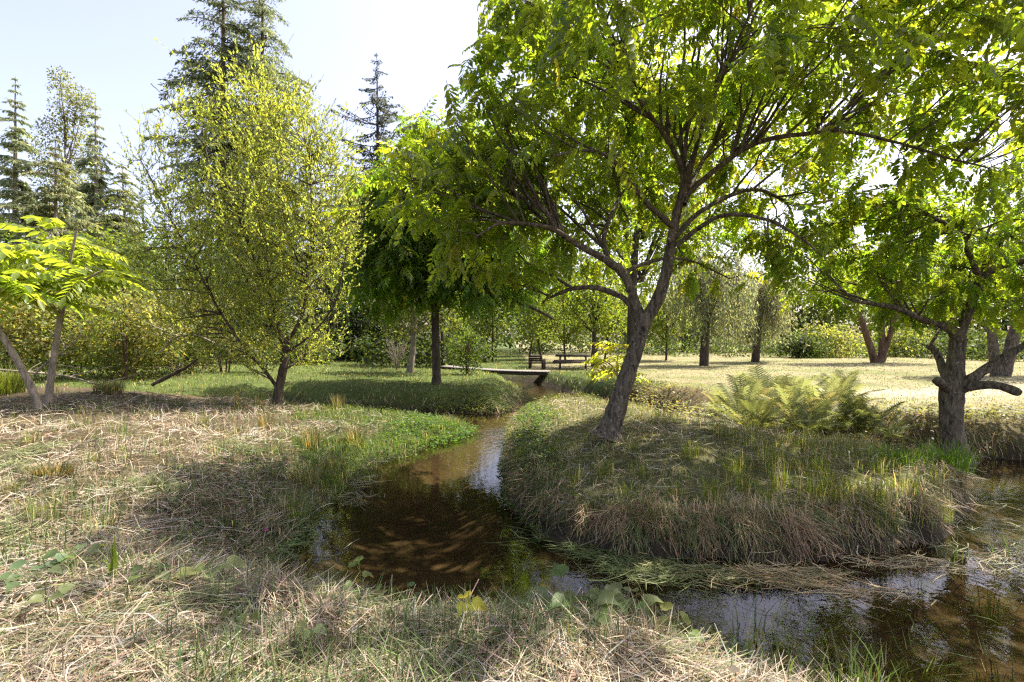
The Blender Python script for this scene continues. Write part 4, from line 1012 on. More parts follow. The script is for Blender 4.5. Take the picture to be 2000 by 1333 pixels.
for q in range(len(ex)):
    nn = int(g.integers(25, 70)); gx_ = (ground(np.array([ex[q] + .03]), np.array([ey[q]]))[1][0] - ed[q]); gy_ = (ground(np.array([ex[q]]), np.array([ey[q] + .03]))[1][0] - ed[q])
    a0 = math.atan2(-gy_, -gx_); az = a0 + g.normal(0, .75, nn); pc = g.normal(-.55, .35, nn); L_ = g.uniform(.12, .42, nn)
    bx, by = ex[q] + g.normal(0, .035, nn), ey[q] + g.normal(0, .035, nn); bz = ground(bx, by)[0] + .04
    pp = np.stack([bx + np.cos(az) * np.cos(pc) * L_ * .5, by + np.sin(az) * np.cos(pc) * L_ * .5, bz + np.sin(pc) * L_ * .5 + .03], -1)
    c_ = strawcol(nn, g, .08) * g.uniform(.4, 1.05) * np.array([1.12, .96, .74]) if g.random() < .55 else jit((.10, .135, .035), nn, .3, .12, g)
    straws(acc, pp, az, pc, L_, g.uniform(.002, .0055, nn), g.normal(0, 1, nn), c_)
tag(acc.build('hanging_grass', M_STRAW), 'dead grass hanging down the steep stream banks', kind='stuff')

# cut grass floating on the stream
def floating(n, cx, cy_, sx, sy, th_, colr, spread=.7):
    px_ = g.normal(0, sx * 1.15, n); py_ = g.normal(0, sy * 1.5, n); c_, s_ = math.cos(th_), math.sin(th_)
    return cx + px_ * c_ - py_ * s_, cy_ + px_ * s_ + py_ * c_, th_ + g.normal(0, spread, n), jit(colr, n, .3, .1, g)
parts_ = [floating(600, 1.5, 4.42, .5, .09, -.12, (.13, .15, .05)), floating(800, 2.4, 4.3, .4, .09, -.2, (.36, .28, .14), .6), floating(450, 3.5, 4.55, .6, .09, .15, (.30, .25, .14), .6),
          floating(900, .9, 4.75, .4, .12, -.4, (.10, .13, .04)), floating(60, 2.2, 3.85, .6, .10, -.35, (.09, .12, .04)), floating(350, 4.8, 5.0, .5, .15, .5, (.16, .17, .10), .8), floating(500, -2.25, 5.4, .12, .4, 0.1, (.11, .16, .05), 1.2), floating(300, -2.15, 7.0, .12, .5, .2, (.2, .2, .1), 1.2),
          floating(250, 6.3, 5.6, .5, .4, .5, (.2, .2, .1), .8)]
x, y, az, cc = [np.concatenate(v) for v in zip(*parts_)]; n = len(x)
d = ground(x, y, False)[1]; k = (d < .06) & (fbm(x * 3, y * 5, 111, 2) > .40); x, y, az, cc = x[k], y[k], az[k], cc[k]; n = len(x)
acc = Acc(); straws(acc, np.stack([x, y, g.random(n) ** 2 * .03 + .004], -1), az, g.normal(0, .05, n), g.uniform(.15, .5, n), g.uniform(.003, .007, n), g.normal(0, 1, n), cc)
tag(acc.build('floating_grass', M_STRAW), 'cut grass floating in mats along the island', kind='stuff')

# leafy weeds: left flank of the island, green tongue, pond edge
def weeds(n, cx, cy_, sx, sy, colr, hmax, sz):
    x = g.normal(cx, sx, n); y = g.normal(cy_, sy, n); z, d, i_ = ground(x, y); k = (d > -.12) & (d < 1.6)
    x, y, z = x[k], y[k], np.maximum(z[k], .0); n = len(x)
    pos = np.stack([x, y, z + .02 + g.random(n) * hmax], -1); a_ = g.uniform(0, 6.28, n)
    leaves(WE, DIAMOND, pos, np.stack([np.cos(a_), np.sin(a_), g.uniform(-.3, .5, n)], -1), nrm(np.array([0, 0, 1.0]) + rndvec(n, g) * .5), g.uniform(*sz, n), jit(colr, n, .25, .12, g), .7)
WE = Acc()
weeds(5200, .15, 7.2, .25, 1.3, (.05, .085, .02), .10, (.03, .07)); weeds(3200, .3, 10.5, .3, 1.6, (.06, .10, .02), .14, (.03, .08)); weeds(3500, -1.5, 10.6, .6, .9, (.055, .11, .02), .12, (.04, .08))
weeds(2600, -2.0, 13.9, 1.6, .5, (.05, .07, .02), .2, (.05, .1)); weeds(800, -.7, 14.4, .8, .5, (.12, .14, .04), .14, (.05, .09)); weeds(3600, 8.5, 10.0, 1.8, .6, (.10, .10, .03), .2, (.04, .09)); weeds(2600, 4.7, 10.6, .9, .9, (.14, .15, .05), .35, (.04, .08)); weeds(2500, 3.6, 15.6, .9, .7, (.13, .13, .05), .15, (.05, .1))
weeds(2000, -2.6, 5.3, .4, .7, (.06, .10, .03), .08, (.02, .05)); weeds(2600, -3.2, 7.6, .8, 1.2, (.07, .11, .03), .10, (.02, .06)); weeds(1500, -5.5, 6.5, 1.2, 1.0, (.09, .12, .045), .10, (.02, .05)); weeds(700, -2.6, 3.6, .5, .4, (.10, .14, .05), .08, (.02, .045)); weeds(500, -1.4, 3.2, .6, .25, (.10, .14, .05), .08, (.02, .04)); weeds(1800, -4.2, 9.5, 1.2, 1.0, (.06, .09, .02), .15, (.03, .08)); weeds(1500, -.5, 3.35, .8, .12, (.055, .085, .03), .06, (.02, .045))
tag(WE.build('weeds', M_LEAF), 'low leafy weeds along the water edges', kind='stuff')

# pale dead leaves lying in the hay
x, y, r = fan(4000, 1.9, 10, 2.0, g); z, d, isl = ground(x, y); rg = zone(x, y, isl); k = (rg == 0) & (d > .1) & (g.random(len(x)) < .6); x, y, z, r = x[k], y[k], z[k], r[k]; n = len(x)
pos = np.stack([x, y, z + .05 + g.random(n) * .03], -1); a_ = g.uniform(0, 6.28, n); sz = g.uniform(.025, .06, n)
cl = jit((.20, .165, .115), n, .4, .08, g); dirv = np.stack([np.cos(a_), np.sin(a_), g.uniform(-.4, .4, n)], -1); upv = nrm(np.array([0, 0, 1.0]) + rndvec(n, g) * .7)
CURL = (np.array([(0, 0, 0), (.3, .2, .12), (.38, .6, .2), (0, 1, .05), (-.38, .6, .22), (-.3, .2, .1), (0, .5, -.05)]), np.array([(0, 1, 2, 6), (6, 2, 3, 4), (0, 6, 4, 5)]))
acc = Acc(); leaves(acc, CURL, pos, dirv, upv, sz, cl)
tag(acc.build('fallen_leaves', M_STRAW), 'pale curled dead leaves scattered in the hay', kind='stuff')

# ------------------------------------------------------------------ tall grass clumps and tussocks (things)
def clump(name, label, cat, x, y, n, h, w, spread, col, seed, bend=(.1, .7), group=None, mat=None, tancol=None, tanf=.2, part='blade'):
    gg = np.random.default_rng(seed); z = GZ(x, y); root = thing(name, (x, y, z), label, cat, group)
    a_ = gg.uniform(0, 6.28, n); rr = spread * np.sqrt(gg.random(n))
    pos = np.stack([rr * np.cos(a_), rr * np.sin(a_), 0 * a_ - .015], -1)
    cc = jit(col, n, .22, .1, gg)
    if tancol: m2 = gg.random(n) < tanf; cc[m2] = jit(tancol, m2.sum(), .25, .08, gg)
    acc = Acc(); blades(acc, pos, a_ + gg.normal(0, .6, n), gg.uniform(.55, 1.1, n) * h, gg.uniform(.7, 1.2, n) * w, gg.uniform(*bend, n), cc)
    acc.build('blades', mat or M_GRASS, root)['kind'] = 'stuff'
    return root
def blade_clump(name, label, cat, x, y, n, h, w, spread, col, seed, bend=(.02, .3), group=None):
    """clump whose few broad blades are parts of their own"""
    gg = np.random.default_rng(seed); z = GZ(x, y); root = thing(name, (x, y, z), label, cat, group)
    for k in range(n):
        a_ = gg.uniform(0, 6.28); rr = spread * math.sqrt(gg.random()); H = h * gg.uniform(.55, 1.1); b = gg.uniform(*bend); az = a_ + gg.normal(0, .5)
        s = np.linspace(0, 1, 6)[:, None]; u = np.array([math.cos(az), math.sin(az), 0]); sd = np.array([-u[1], u[0], 0])
        ctr = np.array([rr * math.cos(a_), rr * math.sin(a_), -.02]) + np.array([0, 0, 1]) * H * (s - .35 * b * s ** 3) + u * H * b * s ** 2
        ww = w * .5 * np.array([.7, 1, 1, .85, .5, .06])[:, None] * gg.uniform(.8, 1.15)
        V = np.concatenate([ctr - sd * ww, ctr + np.array([0, 0, .0]) - u * w * .12, ctr + sd * ww]); q = np.array([(i, i + 6, i + 7, i + 1) for i in range(5)] + [(i + 6, i + 12, i + 13, i + 7) for i in range(5)])
        link('blade', mesh('blade', V, q, None, M_GRASS, jit(col, 1, .15, .08, gg)), root)
    return root
blade_clump('iris_clump', 'upright bright green blades standing alone in the hay at lower left', 'plant', *P(228, 1155, 3.2)[:2], 9, .34, .016, .05, (.13, .19, .02), 701)
blade_clump('iris_clump', 'small clump of green blades nearer the pond corner', 'plant', *P(378, 1100, 3.65)[:2], 6, .22, .014, .04, (.11, .16, .025), 702)
blade_clump('iris_clump', 'lone short green shoot right of the blade clumps in the hay', 'plant', *P(460, 1165, 3.15)[:2], 3, .17, .012, .02, (.13, .18, .03), 703)
blade_clump('reed_clump', 'tall reedy grass leaning over the water at lower right', 'plant', *P(1545, 1265, 2.75)[:2], 8, .42, .012, .10, (.10, .15, .04), 704, (.1, .6))
blade_clump('reed_clump', 'long grass stalks at the bottom right corner of the stream', 'plant', *P(1800, 1330, 2.55)[:2], 12, .42, .012, .22, (.10, .15, .03), 705, (.1, .7))
blade_clump('reed_clump', 'broad-leaved grass seedling at the bottom right edge', 'plant', *P(1900, 1340, 2.45)[:2], 7, .24, .018, .12, (.15, .18, .03), 706, (.3, .9))
clump('tussock', 'dark shaded grass tussock in the hay at the left', 'plant', *P(105, 935, 5.4)[:2], 420, .30, .007, .16, (.06, .075, .03), 710, (.4, 1.2), tancol=(.2, .15, .07), tanf=.5)
clump('tussock', 'round grey-green tussock in front of the left bushes', 'plant', *P(212, 778, 11.8)[:2], 420, .42, .010, .28, (.12, .13, .06), 711, (.3, 1.1), tancol=(.25, .2, .1), tanf=.3)
clump('tussock', 'bright fine-leaved tussock at the far left edge', 'plant', *P(8, 790, 11.5)[:2], 500, .8, .012, .35, (.14, .17, .03), 712, (.3, 1.1))
clump('sedge_clump', 'tall green sedge at the right tip of the island', 'plant', 5.75, 6.75, 240, .48, .010, .26, (.075, .14, .02), 713, (.1, .8))
clump('sedge_clump', 'wide green sedge just left of the island tip', 'plant', 5.0, 6.6, 260, .34, .009, .34, (.08, .14, .02), 714, (.1, .7))
gg = np.random.default_rng(720)
for k, (px, py, Y) in enumerate([(1180, 900, 6.0), (1120, 920, 5.8), (1390, 960, 5.2), (1580, 955, 5.3), (1230, 950, 5.3), (1450, 925, 5.6), (1620, 940, 5.5), (1710, 965, 5.3), (1500, 895, 6.2), (1840, 950, 5.5), (1530, 925, 5.6), (1600, 900, 6.0), (1440, 905, 6.0), (1680, 930, 5.6), (1760, 950, 5.6), (1350, 880, 6.3), (1500, 960, 5.2), (1640, 975, 5.2), (1400, 850, 7.2), (1250, 905, 5.9), (1560, 868, 6.9), (1720, 895, 6.2), (1820, 925, 5.9), (1320, 940, 5.4), (1470, 850, 7.4)]):
    x_, y_, _ = P(px, py, Y)
    clump('grass_clump', 'yellow-green tuft of upright grass on the sunny top of the island', 'plant', x_, y_, int(gg.integers(40, 80)), float(gg.uniform(.24, .38)), .007, float(gg.uniform(.08, .16)), (.12, .155, .022), 721 + k, (.05, .55), 'upright grass tufts on the island', tancol=(.36, .3, .14), tanf=.2)
for k, (px, py, Y) in enumerate([(520, 850, 9.0), (505, 800, 11.5), (470, 815, 11), (610, 880, 8.0), (690, 865, 8.8), (660, 800, 12)]):
    x_, y_, _ = P(px, py, Y)
    clump('grass_clump', 'drab tuft of long grass on the shaded bank below the willow', 'plant', x_, y_, 90, float(gg.uniform(.3, .55)), .008, .14, (.08, .10, .025), 750 + k, (.05, .5), 'long grass tufts on the left bank', tancol=(.3, .22, .1), tanf=.45)

# ------------------------------------------------------------------ ferns
def frond_mesh(gg, L=1.0, np_=22):
    V, Q_ = [], []
    dr = gg.uniform(.35, .75)
    rc = lambda t: np.array([0, t * L * (1 - .12 * dr * t), L * (.25 * t - dr * .7 * t * t)])
    for i in range(np_):
        t = .16 + .82 * i / (np_ - 1); l = L * .17 * math.sin(math.pi * min(1, .18 + .84 * (1 - t) ** .8)) + .012
        for sd in (-1, 1):
            b = rc(t); d = np.array([sd * .88, .42, -.18 + gg.normal(0, .06)]); d /= np.linalg.norm(d); wv = np.array([0, 1, .05]) * L * .0125
            o = len(V); V += [b - wv, b + wv, b + d * l * .6 + wv * .8, b + d * l - np.array([0, 0, l * .12]), b + d * l * .6 - wv * .8]; Q_ += [(o, o + 4, o + 2, o + 1), (o + 4, o + 3, o + 3, o + 2)]
    o = len(V)
    for t in (0, .25, .5, .75, 1): V += [rc(t) + [.006 * L, 0, 0], rc(t) - [.006 * L, 0, 0]]
    q = [v for v in Q_ if len(set(v)) == 4] + [(o + 2 * k, o + 2 * k + 2, o + 2 * k + 3, o + 2 * k + 1) for k in range(4)]
    t_ = [(v[0], v[1], v[3]) for v in Q_ if len(set(v)) == 3]
    return np.array(V), np.array(q), np.array(t_)
gg = np.random.default_rng(800)
FR = [frond_mesh(gg) for k in range(5)]
def frset(col): return [mesh('frond', v, q, t, M_FERN, jit(col, 1, .12, .08, gg)) for v, q, t in FR]
FRG, FRY = frset((.13, .15, .05)), frset((.21, .21, .10))
ferns = [(1450, 9.9, 30, 1.0, 1, 'tall pale fern at the left end of the fern bank'), (1497, 10.7, 32, 1.15, 1, 'tallest sunlit fern in the middle of the fern bank'), (1545, 9.7, 30, 1.0, 1, 'bushy fern leaning over the ditch beside the tallest one'),
         (1592, 10.3, 30, 1.0, 1, 'sunlit fern at the right shoulder of the fern bank'), (1640, 9.4, 28, .85, 0, 'green fern hanging toward the island grass'), (1688, 9.3, 24, .75, 0, 'small dark fern at the right end of the fern bank'),
         (1480, 9.1, 26, .75, 0, 'low shaded fern at the foot of the fern bank'), (1575, 9.0, 26, .75, 0, 'low fern drooping over the dark ditch'), (1418, 10.9, 26, .85, 1, 'pale fern on the slope behind the fern bank'), (1730, 9.0, 18, .65, 0, 'little fern nearest the pruned walnut'),
         (1645, 11.0, 22, .85, 1, 'fern standing on the meadow edge behind the others'), (1525, 11.2, 30, 1.1, 1, 'pale fern topping the bank behind the tallest one'), (1560, 10.4, 30, 1.05, 1, 'yellowish fern wedged between the two sunlit ones')]
for px, Y, n, s, yl, lb in ferns:
    x_ = (px - 1000) / 1000 * Y; z_ = max(GZ(x_, Y), .25); root = thing('fern', (x_, Y, z_), lb, 'fern', 'ferns on the ditch bank')
    for k in range(n):
        a_ = 6.283 * k / n + gg.normal(0, .3); el = gg.uniform(.3, 1.35); d = np.array([[math.cos(a_) * math.cos(el), math.sin(a_) * math.cos(el), math.sin(el)]])
        F = frame(d, np.array([[0, 0, 1.0]]) + rndvec(1, gg) * .2)[0]
        o = link('frond', (FRY if yl else FRG)[gg.integers(5)], root)
        o.matrix_local = Matrix.Translation(Vector((gg.normal(0, .08), gg.normal(0, .08), 0))) @ Matrix(F.tolist()).to_4x4() @ Matrix.Scale(float(s * 1.05 * gg.uniform(.7, 1.15)), 4)

# ------------------------------------------------------------------ broad-leaved seedlings, vines, thistle, stakes, dead branch
LOBED = (np.array([(0, 0, 0), (.22, -.08, .06), (.46, .12, .05), (.36, .42, .16), (.18, .72, .03), (0, 1, -.22), (-.18, .72, .06), (-.36, .42, .12), (-.46, .12, .10), (-.22, -.08, .05), (0, .45, -.02)]),
         np.array([(0, 1, 2, 10), (10, 2, 3, 4), (10, 4, 5, 6), (10, 6, 7, 8), (0, 10, 8, 9)]))
def seedling(name, label, cat, px, py, Y, lv, col, seed, stem_h=.1, sz=(.06, .1), spread=.08):
    gg = np.random.default_rng(seed); x_, y_, _ = P(px, py, Y); z_ = GZ(x_, y_); root = thing(name, (x_, y_, z_), label, cat); stem_h = stem_h * 1.25 + .05; sz = (sz[0] * 1.35, sz[1] * 1.35); spread *= 1.2
    top = np.array([gg.normal(0, .02), gg.normal(0, .02), stem_h])
    acc = Acc(); acc.add(*tube(catmull([np.array([0, 0, -.03]), top * .5 + [.01, 0, 0], top], 6), np.linspace(.004, .002, 6), 5)[:2], C=np.array(col) * .9); acc.build('stem', M_LEAF, root)
    for k in range(lv):
        u = gg.uniform(.45, 1) if stem_h > .15 else 1; a_ = 6.283 * k / lv + gg.normal(0, .3); p0 = top * u
        p1 = p0 + np.array([math.cos(a_), math.sin(a_), gg.uniform(.0, .35)]) * spread * gg.uniform(.3, 1)
        acc = Acc(); acc.add(*tube(np.linspace(p0, p1, 3), [.002, .0016, .0014], 4)[:2], C=np.array(col)); so_k = acc.build('leaf_stalk', M_LEAF, root)
        d = np.array([[math.cos(a_), math.sin(a_), gg.uniform(-.35, .25)]]); F = frame(d, np.array([[0, -.35, 1.0]]) + rndvec(1, gg) * .35)[0]
        o = link('leaf', mesh('leaf', LOBED[0] * gg.uniform(*sz), LOBED[1], None, M_LEAF, jit(col, 1, .15, .08, gg)), so_k)
        o.matrix_local = Matrix.Translation(Vector(p1)) @ Matrix(F.tolist()).to_4x4()
seedling('bramble_seedling', 'blue-green broad leaves lying in the hay at the lower left', 'plant', 80, 1160, 3.1, 11, (.10, .14, .07), 901, .06, (.05, .085), .13)
seedling('bramble_seedling', 'pale round-leaved weed right of the tall blades', 'plant', 412, 1135, 3.3, 6, (.15, .19, .07), 902, .10, (.07, .11), .1)
seedling('bramble_seedling', 'three-leaved pale weed in the dry straw at the bottom', 'plant', 602, 1275, 2.55, 3, (.17, .22, .09), 903, .06, (.05, .065), .03)
seedling('vine_shoot', 'thin vine shoot standing up at the pond corner', 'plant', 706, 1130, 3.35, 5, (.13, .19, .05), 904, .26, (.04, .07), .06)
seedling('vine_shoot', 'curled vine shoot at the near water edge', 'plant', 893, 1150, 3.4, 6, (.08, .12, .04), 905, .2, (.025, .04), .04)
seedling('vine_shoot', 'yellow lobed leaves glowing at the near bank', 'plant', 906, 1235, 2.75, 3, (.26, .27, .03), 906, .12, (.05, .07), .05)
seedling('bramble_seedling', 'green bramble plant at the near water edge right of the yellow leaves', 'plant', 1150, 1225, 2.9, 12, (.09, .13, .045), 907, .2, (.07, .1), .16)
seedling('bramble_seedling', 'toothed grey-green leaves beside the cut stems at the water edge', 'plant', 1022, 1205, 3.05, 6, (.12, .15, .075), 908, .12, (.06, .09), .1)
seedling('bramble_seedling', 'small weed with pale leaves under the left edge bushes', 'plant', 95, 1230, 2.75, 4, (.15, .18, .08), 909, .07, (.05, .07), .06)

for k, (lb, px, py, Y, lv, sh, big) in enumerate([
    ('bramble leaves at the water edge left of the green bramble plant', 1095, 1215, 3.0, 6, .12, .09), ('bramble leaves at the water edge right of the green bramble plant', 1225, 1225, 2.95, 7, .14, .09),
    ('small nettle-like plant on the near bank under the pond corner', 775, 1175, 3.35, 8, .16, .05), ('small leafy plant on the near bank by the curled vine', 845, 1180, 3.3, 8, .13, .05),
    ('leafy green weed in the hay left of the blade clumps', 150, 1120, 3.5, 6, .05, .08), ('tiny round-leaved weed at the bottom of the hay slope', 460, 1240, 2.75, 4, .03, .05),
    ('broad pale weed at the pond corner under the vine shoot', 655, 1160, 3.3, 5, .04, .07), ('yellowish broad leaf plant on the hay right of the first blade clump', 300, 1175, 3.1, 4, .04, .08),
    ('leafy bramble tip hanging over the near water on the right', 1330, 1245, 2.85, 8, .12, .075)]):
    seedling('bramble_seedling' if 'bramble' in lb else 'weed_plant', lb, 'plant', px, py, Y, lv, [(.09, .14, .045), (.11, .15, .06), (.13, .17, .04)][k % 3], 920 + k, sh, (big * .7, big), .1)
gg = np.random.default_rng(1200)
for k in range(16):
    t_ = k / 15; px = 1230 + 520 * t_; py = 1205 + 150 * t_ ** 1.1 + gg.uniform(-8, 8); x_, y_, _ = P(px, py, 1790 / (py - 666.5))
    clump('grass_clump', 'sparse tuft of long green grass blades along the near water edge', 'plant', x_ + gg.normal(0, .05), y_ + .05, int(gg.integers(22, 50)), float(gg.uniform(.2, .42)), .008, .11, (.10, .15, .035), 1201 + k, (.1, .7), 'grass tufts along the near water edge', tancol=(.33, .28, .17), tanf=.15)
for k, (px, py, Y) in enumerate([(330, 900, 7.2), (430, 905, 7.0), (300, 985, 5.2), (130, 1000, 4.9), (640, 905, 7.5), (560, 935, 6.6), (350, 1040, 4.5), (90, 1050, 4.3), (240, 880, 7.8), (400, 850, 9), (180, 930, 6.2), (480, 960, 6.0), (540, 900, 7.4), (380, 960, 5.8), (250, 940, 6.2), (60, 900, 7.2), (160, 860, 8.4), (300, 835, 9.6), (460, 870, 8.4), (600, 860, 8.8), (660, 870, 8.6), (580, 975, 5.9), (440, 1015, 5.0), (200, 1060, 4.2), (520, 1060, 4.4), (30, 990, 5.0), (350, 800, 11.5), (420, 790, 12)]):
    x_, y_, _ = P(px, py, Y)
    clump('grass_clump', 'loose tuft of green grass regrowing through the mown hay', 'plant', x_, y_, int(gg.integers(40, 90)), float(gg.uniform(.16, .3)), .007, float(gg.uniform(.1, .2)), (.10, .13, .04), 1240 + k, (.1, .8), 'green grass tufts in the hay', tancol=(.33, .28, .18), tanf=.3)
gg = np.random.default_rng(1400)
for k in range(18):
    y_ = 5.6 + 7.2 * k / 17 + gg.normal(0, .15); x_ = -2.55 + gg.uniform(-.55, .2) + (.9 if y_ > 9.6 else 0) + (.5 if y_ > 11 else 0)
    clump('grass_clump', 'lush arching tuft of long grass along the left edge of the pond', 'plant', x_, y_, int(gg.integers(60, 120)), float(gg.uniform(.22, .42)), .008, .16, [(.085, .14, .025), (.11, .15, .03), (.13, .14, .05)][k % 3], 1401 + k, (.3, 1.1), 'grass tufts along the left pond edge', tancol=(.3, .25, .14), tanf=.22)
gg = np.random.default_rng(1300)
for k, (px, py) in enumerate([(1400, 1200), (1470, 1235), (1560, 1250), (1640, 1290), (1720, 1310), (1790, 1290), (1870, 1320), (1950, 1300), (1500, 1180), (1690, 1250), (1600, 1215), (1830, 1240), (1930, 1150), (1780, 1130), (1960, 1080), (1860, 1090)]):
    x_, y_, _ = P(px, py, 1990 / (py - 666.5))
    clump('reed_clump', 'thin clump of green grass standing in the shallow stream at the right', 'plant', x_, y_, int(gg.integers(14, 40)), float(gg.uniform(.3, .55)), .008, .10, (.10, .15, .04), 1301 + k, (.2, 1.0), 'grass standing in the shallow water', tancol=(.3, .27, .15), tanf=.15)
x_, y_, _ = P(520, 1000, 5.0); z_ = GZ(x_, y_)
root = thing('thistle', (x_, y_, z_), 'single purple thistle flower in the hay beside the pond', 'flower')
a_ = Acc(); a_.add(*tube([(0, 0, 0), (.01, 0, .06), (0, 0, .12)], [.003, .003, .0025], 5)[:2], C=(.1, .13, .05)); a_.build('stem', M_LEAF, root)
a_ = Acc(); gg = np.random.default_rng(950)
th_ = gg.uniform(0, 6.28, 60); el = gg.uniform(.2, 1.5, 60); d_ = np.stack([np.cos(th_) * np.cos(el), np.sin(th_) * np.cos(el), np.sin(el)], -1)
leaves(a_, DIAMOND, np.tile([[0, 0, .12]], (60, 1)), d_, rndvec(60, gg), gg.uniform(.025, .038, 60), jit((.32, .09, .36), 60, .2, .06, gg), .18); a_.build('flower_head', M_LEAF, root)

for k, (px, py) in enumerate([(30, 842), (37, 840), (42, 843), (47, 841)]):
    x_, y_, _ = P(px, py, 7.6); z_ = GZ(x_, y_); gg = np.random.default_rng(960 + k)
    a_ = Acc(); h_ = gg.uniform(.13, .18); a_.add(*tube([(0, 0, -.03), (gg.normal(0, .006), 0, h_ * .5), (gg.normal(0, .01), 0, h_)], [.011, .010, .009], 7, .1, gg, True))
    o = a_.build('cut_stem', W_DARK); o.location = (x_, y_, z_); tag(o, 'short black cut stem sticking out of the hay at the left edge', 'stem', 'row of black cut stems')
for k, (px, py, Y) in enumerate([(1058, 1205, 3.05), (1072, 1200, 3.08), (1182, 1195, 3.1)]):
    x_, y_, _ = P(px, py, Y); z_ = GZ(x_, y_); gg = np.random.default_rng(970 + k)
    a_ = Acc(); h_ = gg.uniform(.10, .15); a_.add(*tube([(0, 0, -.03), (gg.normal(0, .006), 0, h_ * .5), (gg.normal(0, .01), 0, h_)], [.006, .006, .0055], 6, .1, gg, True))
    o = a_.build('cut_stem', W_DARK); o.location = (x_, y_, z_); tag(o, 'thin brown cut stem standing at the near water edge', 'stem', 'cut stems at the water edge')

w = limb_world([(298, 752, 3.5, 13.5), (325, 738, 4, 13.4), (350, 725, 3.5, 13.3), (368, 715, 2.5, 13.2), (400, 690, 1.5, 13)])
root = thing('dead_branch', w[0, :3], 'dark dead branch propped up on the grass before the bushes', 'branch'); a_ = Acc(); c = catmull(w, 14); a_.add(*tube(c[:, :3], c[:, 3], 7, .1)[:2]); lo_ = a_.build('limb', B_DARK, root, w[0, :3], True)
for k in range(7):
    gg = np.random.default_rng(980 + k); p0 = c[gg.integers(4, 13), :3]; d_ = np.array([gg.normal(0, .5), gg.normal(0, .4), gg.uniform(-.2, .6)]); a_ = Acc(); a_.add(*tube([p0, p0 + d_ * .35 + [0, 0, .05], p0 + d_ * .8], [.014, .009, .005], 4)[:2]); a_.build('twig', B_DARK, lo_, w[0, :3], True)
for k, (lb, pts) in enumerate([('pale bare dead branch lying low behind the sapling stems', [(-10, 722, 2.2, 11.5), (60, 728, 2.2, 11.6), (130, 735, 2, 11.7), (190, 752, 1.5, 11.8)]), ('pale bare forked twig rising beside the straight sapling', [(65, 735, 1.8, 11.2), (95, 705, 1.8, 11.2), (120, 690, 1.5, 11.2), (150, 665, 1, 11.2)]),
                               ('bare tangled dead branch between the bush and the willow', [(310, 690, 2, 15), (345, 660, 2, 15), (380, 655, 1.6, 15), (420, 670, 1.2, 15)])]):
    w = limb_world(pts); c = catmull(w, 14); root = thing('dead_branch', w[0, :3], lb, 'branch'); gg = np.random.default_rng(990 + k)
    a_ = Acc(); a_.add(*tube(c[:, :3], c[:, 3], 6, .1)[:2]); lo_ = a_.build('limb', B_PALE, root, w[0, :3], True)
    for q in range(9):
        p0 = c[gg.integers(3, 14), :3]; d_ = np.array([gg.normal(0, .5), gg.normal(0, .3), gg.uniform(-.25, .5)]); a_ = Acc(); a_.add(*tube([p0, p0 + d_ * .4 + gg.normal(0, .03, 3), p0 + d_ * .9], [.013, .009, .006], 4)[:2]); a_.build('twig', B_PALE, lo_, w[0, :3], True)

# ------------------------------------------------------------------ plank bridge, picnic table, bench
A_, B_ = np.array([-3.4, 25.4, .76]), np.array([1.75, 24.2, .56])
root = thing('footbridge', (A_ + B_) / 2, 'low grey plank footbridge crossing the stream', 'bridge'); mid = (A_ + B_) / 2
ax = B_ - A_; Lb = np.linalg.norm(ax[:2]); rz = math.atan2(ax[1], ax[0]); npl = 34
pm = None
for k in range(npl):
    f = (k + .5) / npl; p0 = A_ + ax * f - mid; p0[2] -= .06 * math.sin(math.pi * f)
    if pm is None:
        V, Q_ = box_arrays((0, 0, 0), (Lb / npl * .93, 1.0, .05)); pm = mesh('plank', V, Q_, None, W_GREY)
    o = link('plank', pm, root, p0); o.rotation_euler = (0, 0, rz + rng.normal(0, .012))
for s in (-.38, .38):
    nrm2 = np.array([-math.sin(rz), math.cos(rz), 0]) * s
    c = np.array([A_ + ax * f - mid + nrm2 - np.array([0, 0, .105 + .06 * math.sin(math.pi * f)]) for f in np.linspace(0, 1, 9)])
    a_ = Acc(); a_.add(*tube(c, .075, 6)[:2]); a_.build('beam', W_DARK, root)

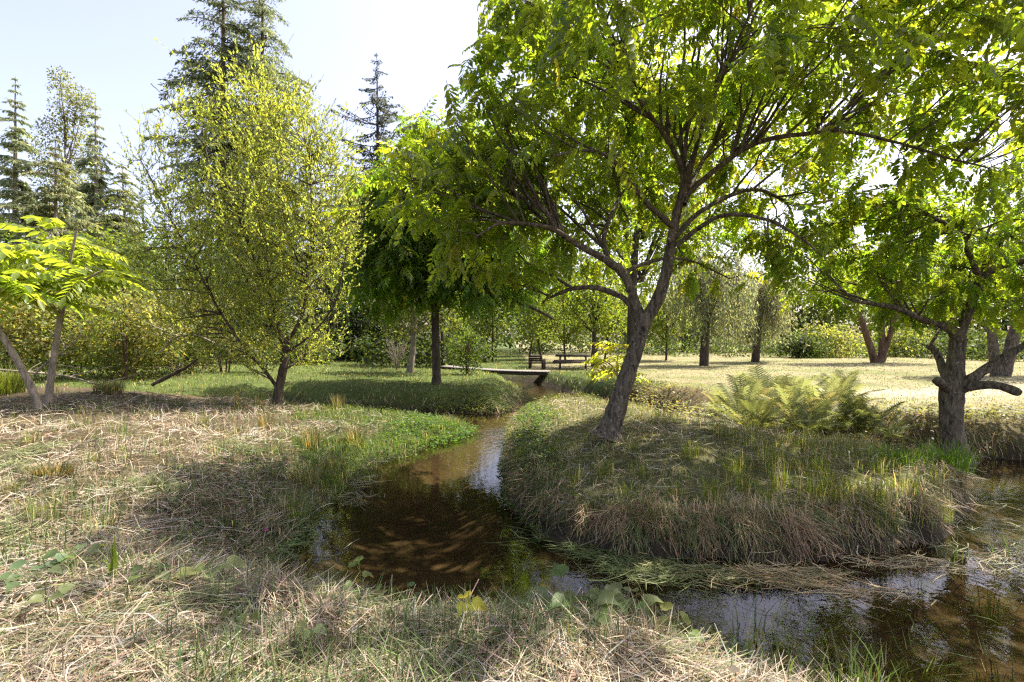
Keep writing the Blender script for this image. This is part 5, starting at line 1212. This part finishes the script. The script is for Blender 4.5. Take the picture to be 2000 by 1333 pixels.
def plank_at(root, name, c, size, mat, rz=0, tilt=None):
    V, Q_ = box_arrays((0, 0, 0), size, 0, tilt); o = link(name, mesh(name, V, Q_, None, mat), root, c); o.rotation_euler = (0, 0, rz); return o
px, Y = 1119, 28.0; x_ = (px - 1000) / 1000 * Y; z_ = GZ(x_, Y)
root = thing('picnic_table', (x_, Y, z_), 'dark wooden picnic table with benches on the lawn beyond the stream', 'picnic table')
root.rotation_euler = (0, 0, -.12)
for k in range(5): plank_at(root, 'tabletop_plank', (0, -.32 + .16 * k, .76), (1.9, .155, .11), W_DARK)
for s in (-1, 1):
    for q in (0, 1): plank_at(root, 'bench_plank', (0, s * (.68 + .15 * q), .45), (2.15, .15, .11), W_DARK)
    plank_at(root, 'cross_beam', (.65 * s, 0, .40), (.05, 1.6, .10), W_DARK)
    plank_at(root, 'top_beam', (.65 * s, 0, .70), (.05, .75, .08), W_DARK)
    for q in (-1, 1):
        plank_at(root, 'leg', (.65 * s + .05 * s, q * .48, .36), (.08, .14, .88), W_DARK, 0, (q * .52, 'X'))
px, Y = 1049, 28.0; x_ = (px - 1000) / 1000 * Y; z_ = GZ(x_, Y)
root = thing('garden_bench', (x_, Y, z_), 'small dark wooden bench left of the picnic table', 'bench'); root.rotation_euler = (0, 0, 2.75); root.scale = (.72, .9, .85)
for k in range(3): plank_at(root, 'seat_plank', (0, -.16 + .16 * k, .42), (1.1, .145, .04), W_DARK)
for k in range(3): plank_at(root, 'back_plank', (0, .27 + .03 * k, .55 + .14 * k), (1.1, .035, .125), W_DARK)
for s in (-1, 1):
    plank_at(root, 'side_panel', (.56 * s, 0, .32), (.05, .5, .62), W_DARK)
    plank_at(root, 'leg', (.50 * s, .28, .4), (.06, .06, .85), W_DARK, 0, (-.12, 'X'))
# bare twiggy shrub on the lawn
gg = np.random.default_rng(1000); Y = 24; x_ = (775 - 1000) / 1000 * Y; z_ = GZ(x_, Y)
root = thing('bare_shrub', (x_, Y, z_), 'leafless tan shrub of thin upright twigs on the lawn', 'shrub')
for k in range(26):
    a_ = gg.uniform(0, 6.28); rr = gg.uniform(.1, .8); h_ = gg.uniform(.9, 1.9); tip = np.array([math.cos(a_) * rr, math.sin(a_) * rr, h_])
    a2 = Acc(); a2.add(*tube(catmull([np.zeros(3), tip * .5 + [0, 0, .12], tip], 6), np.linspace(.014, .005, 6), 4)[:2])
    for q in range(4):
        p0 = tip * gg.uniform(.4, .95); a2.add(*tube([p0, p0 + np.array([gg.normal(0, .12), gg.normal(0, .12), gg.uniform(.1, .35)])], [.007, .004], 3)[:2])
    a2.build('stem', B_PALE, root)
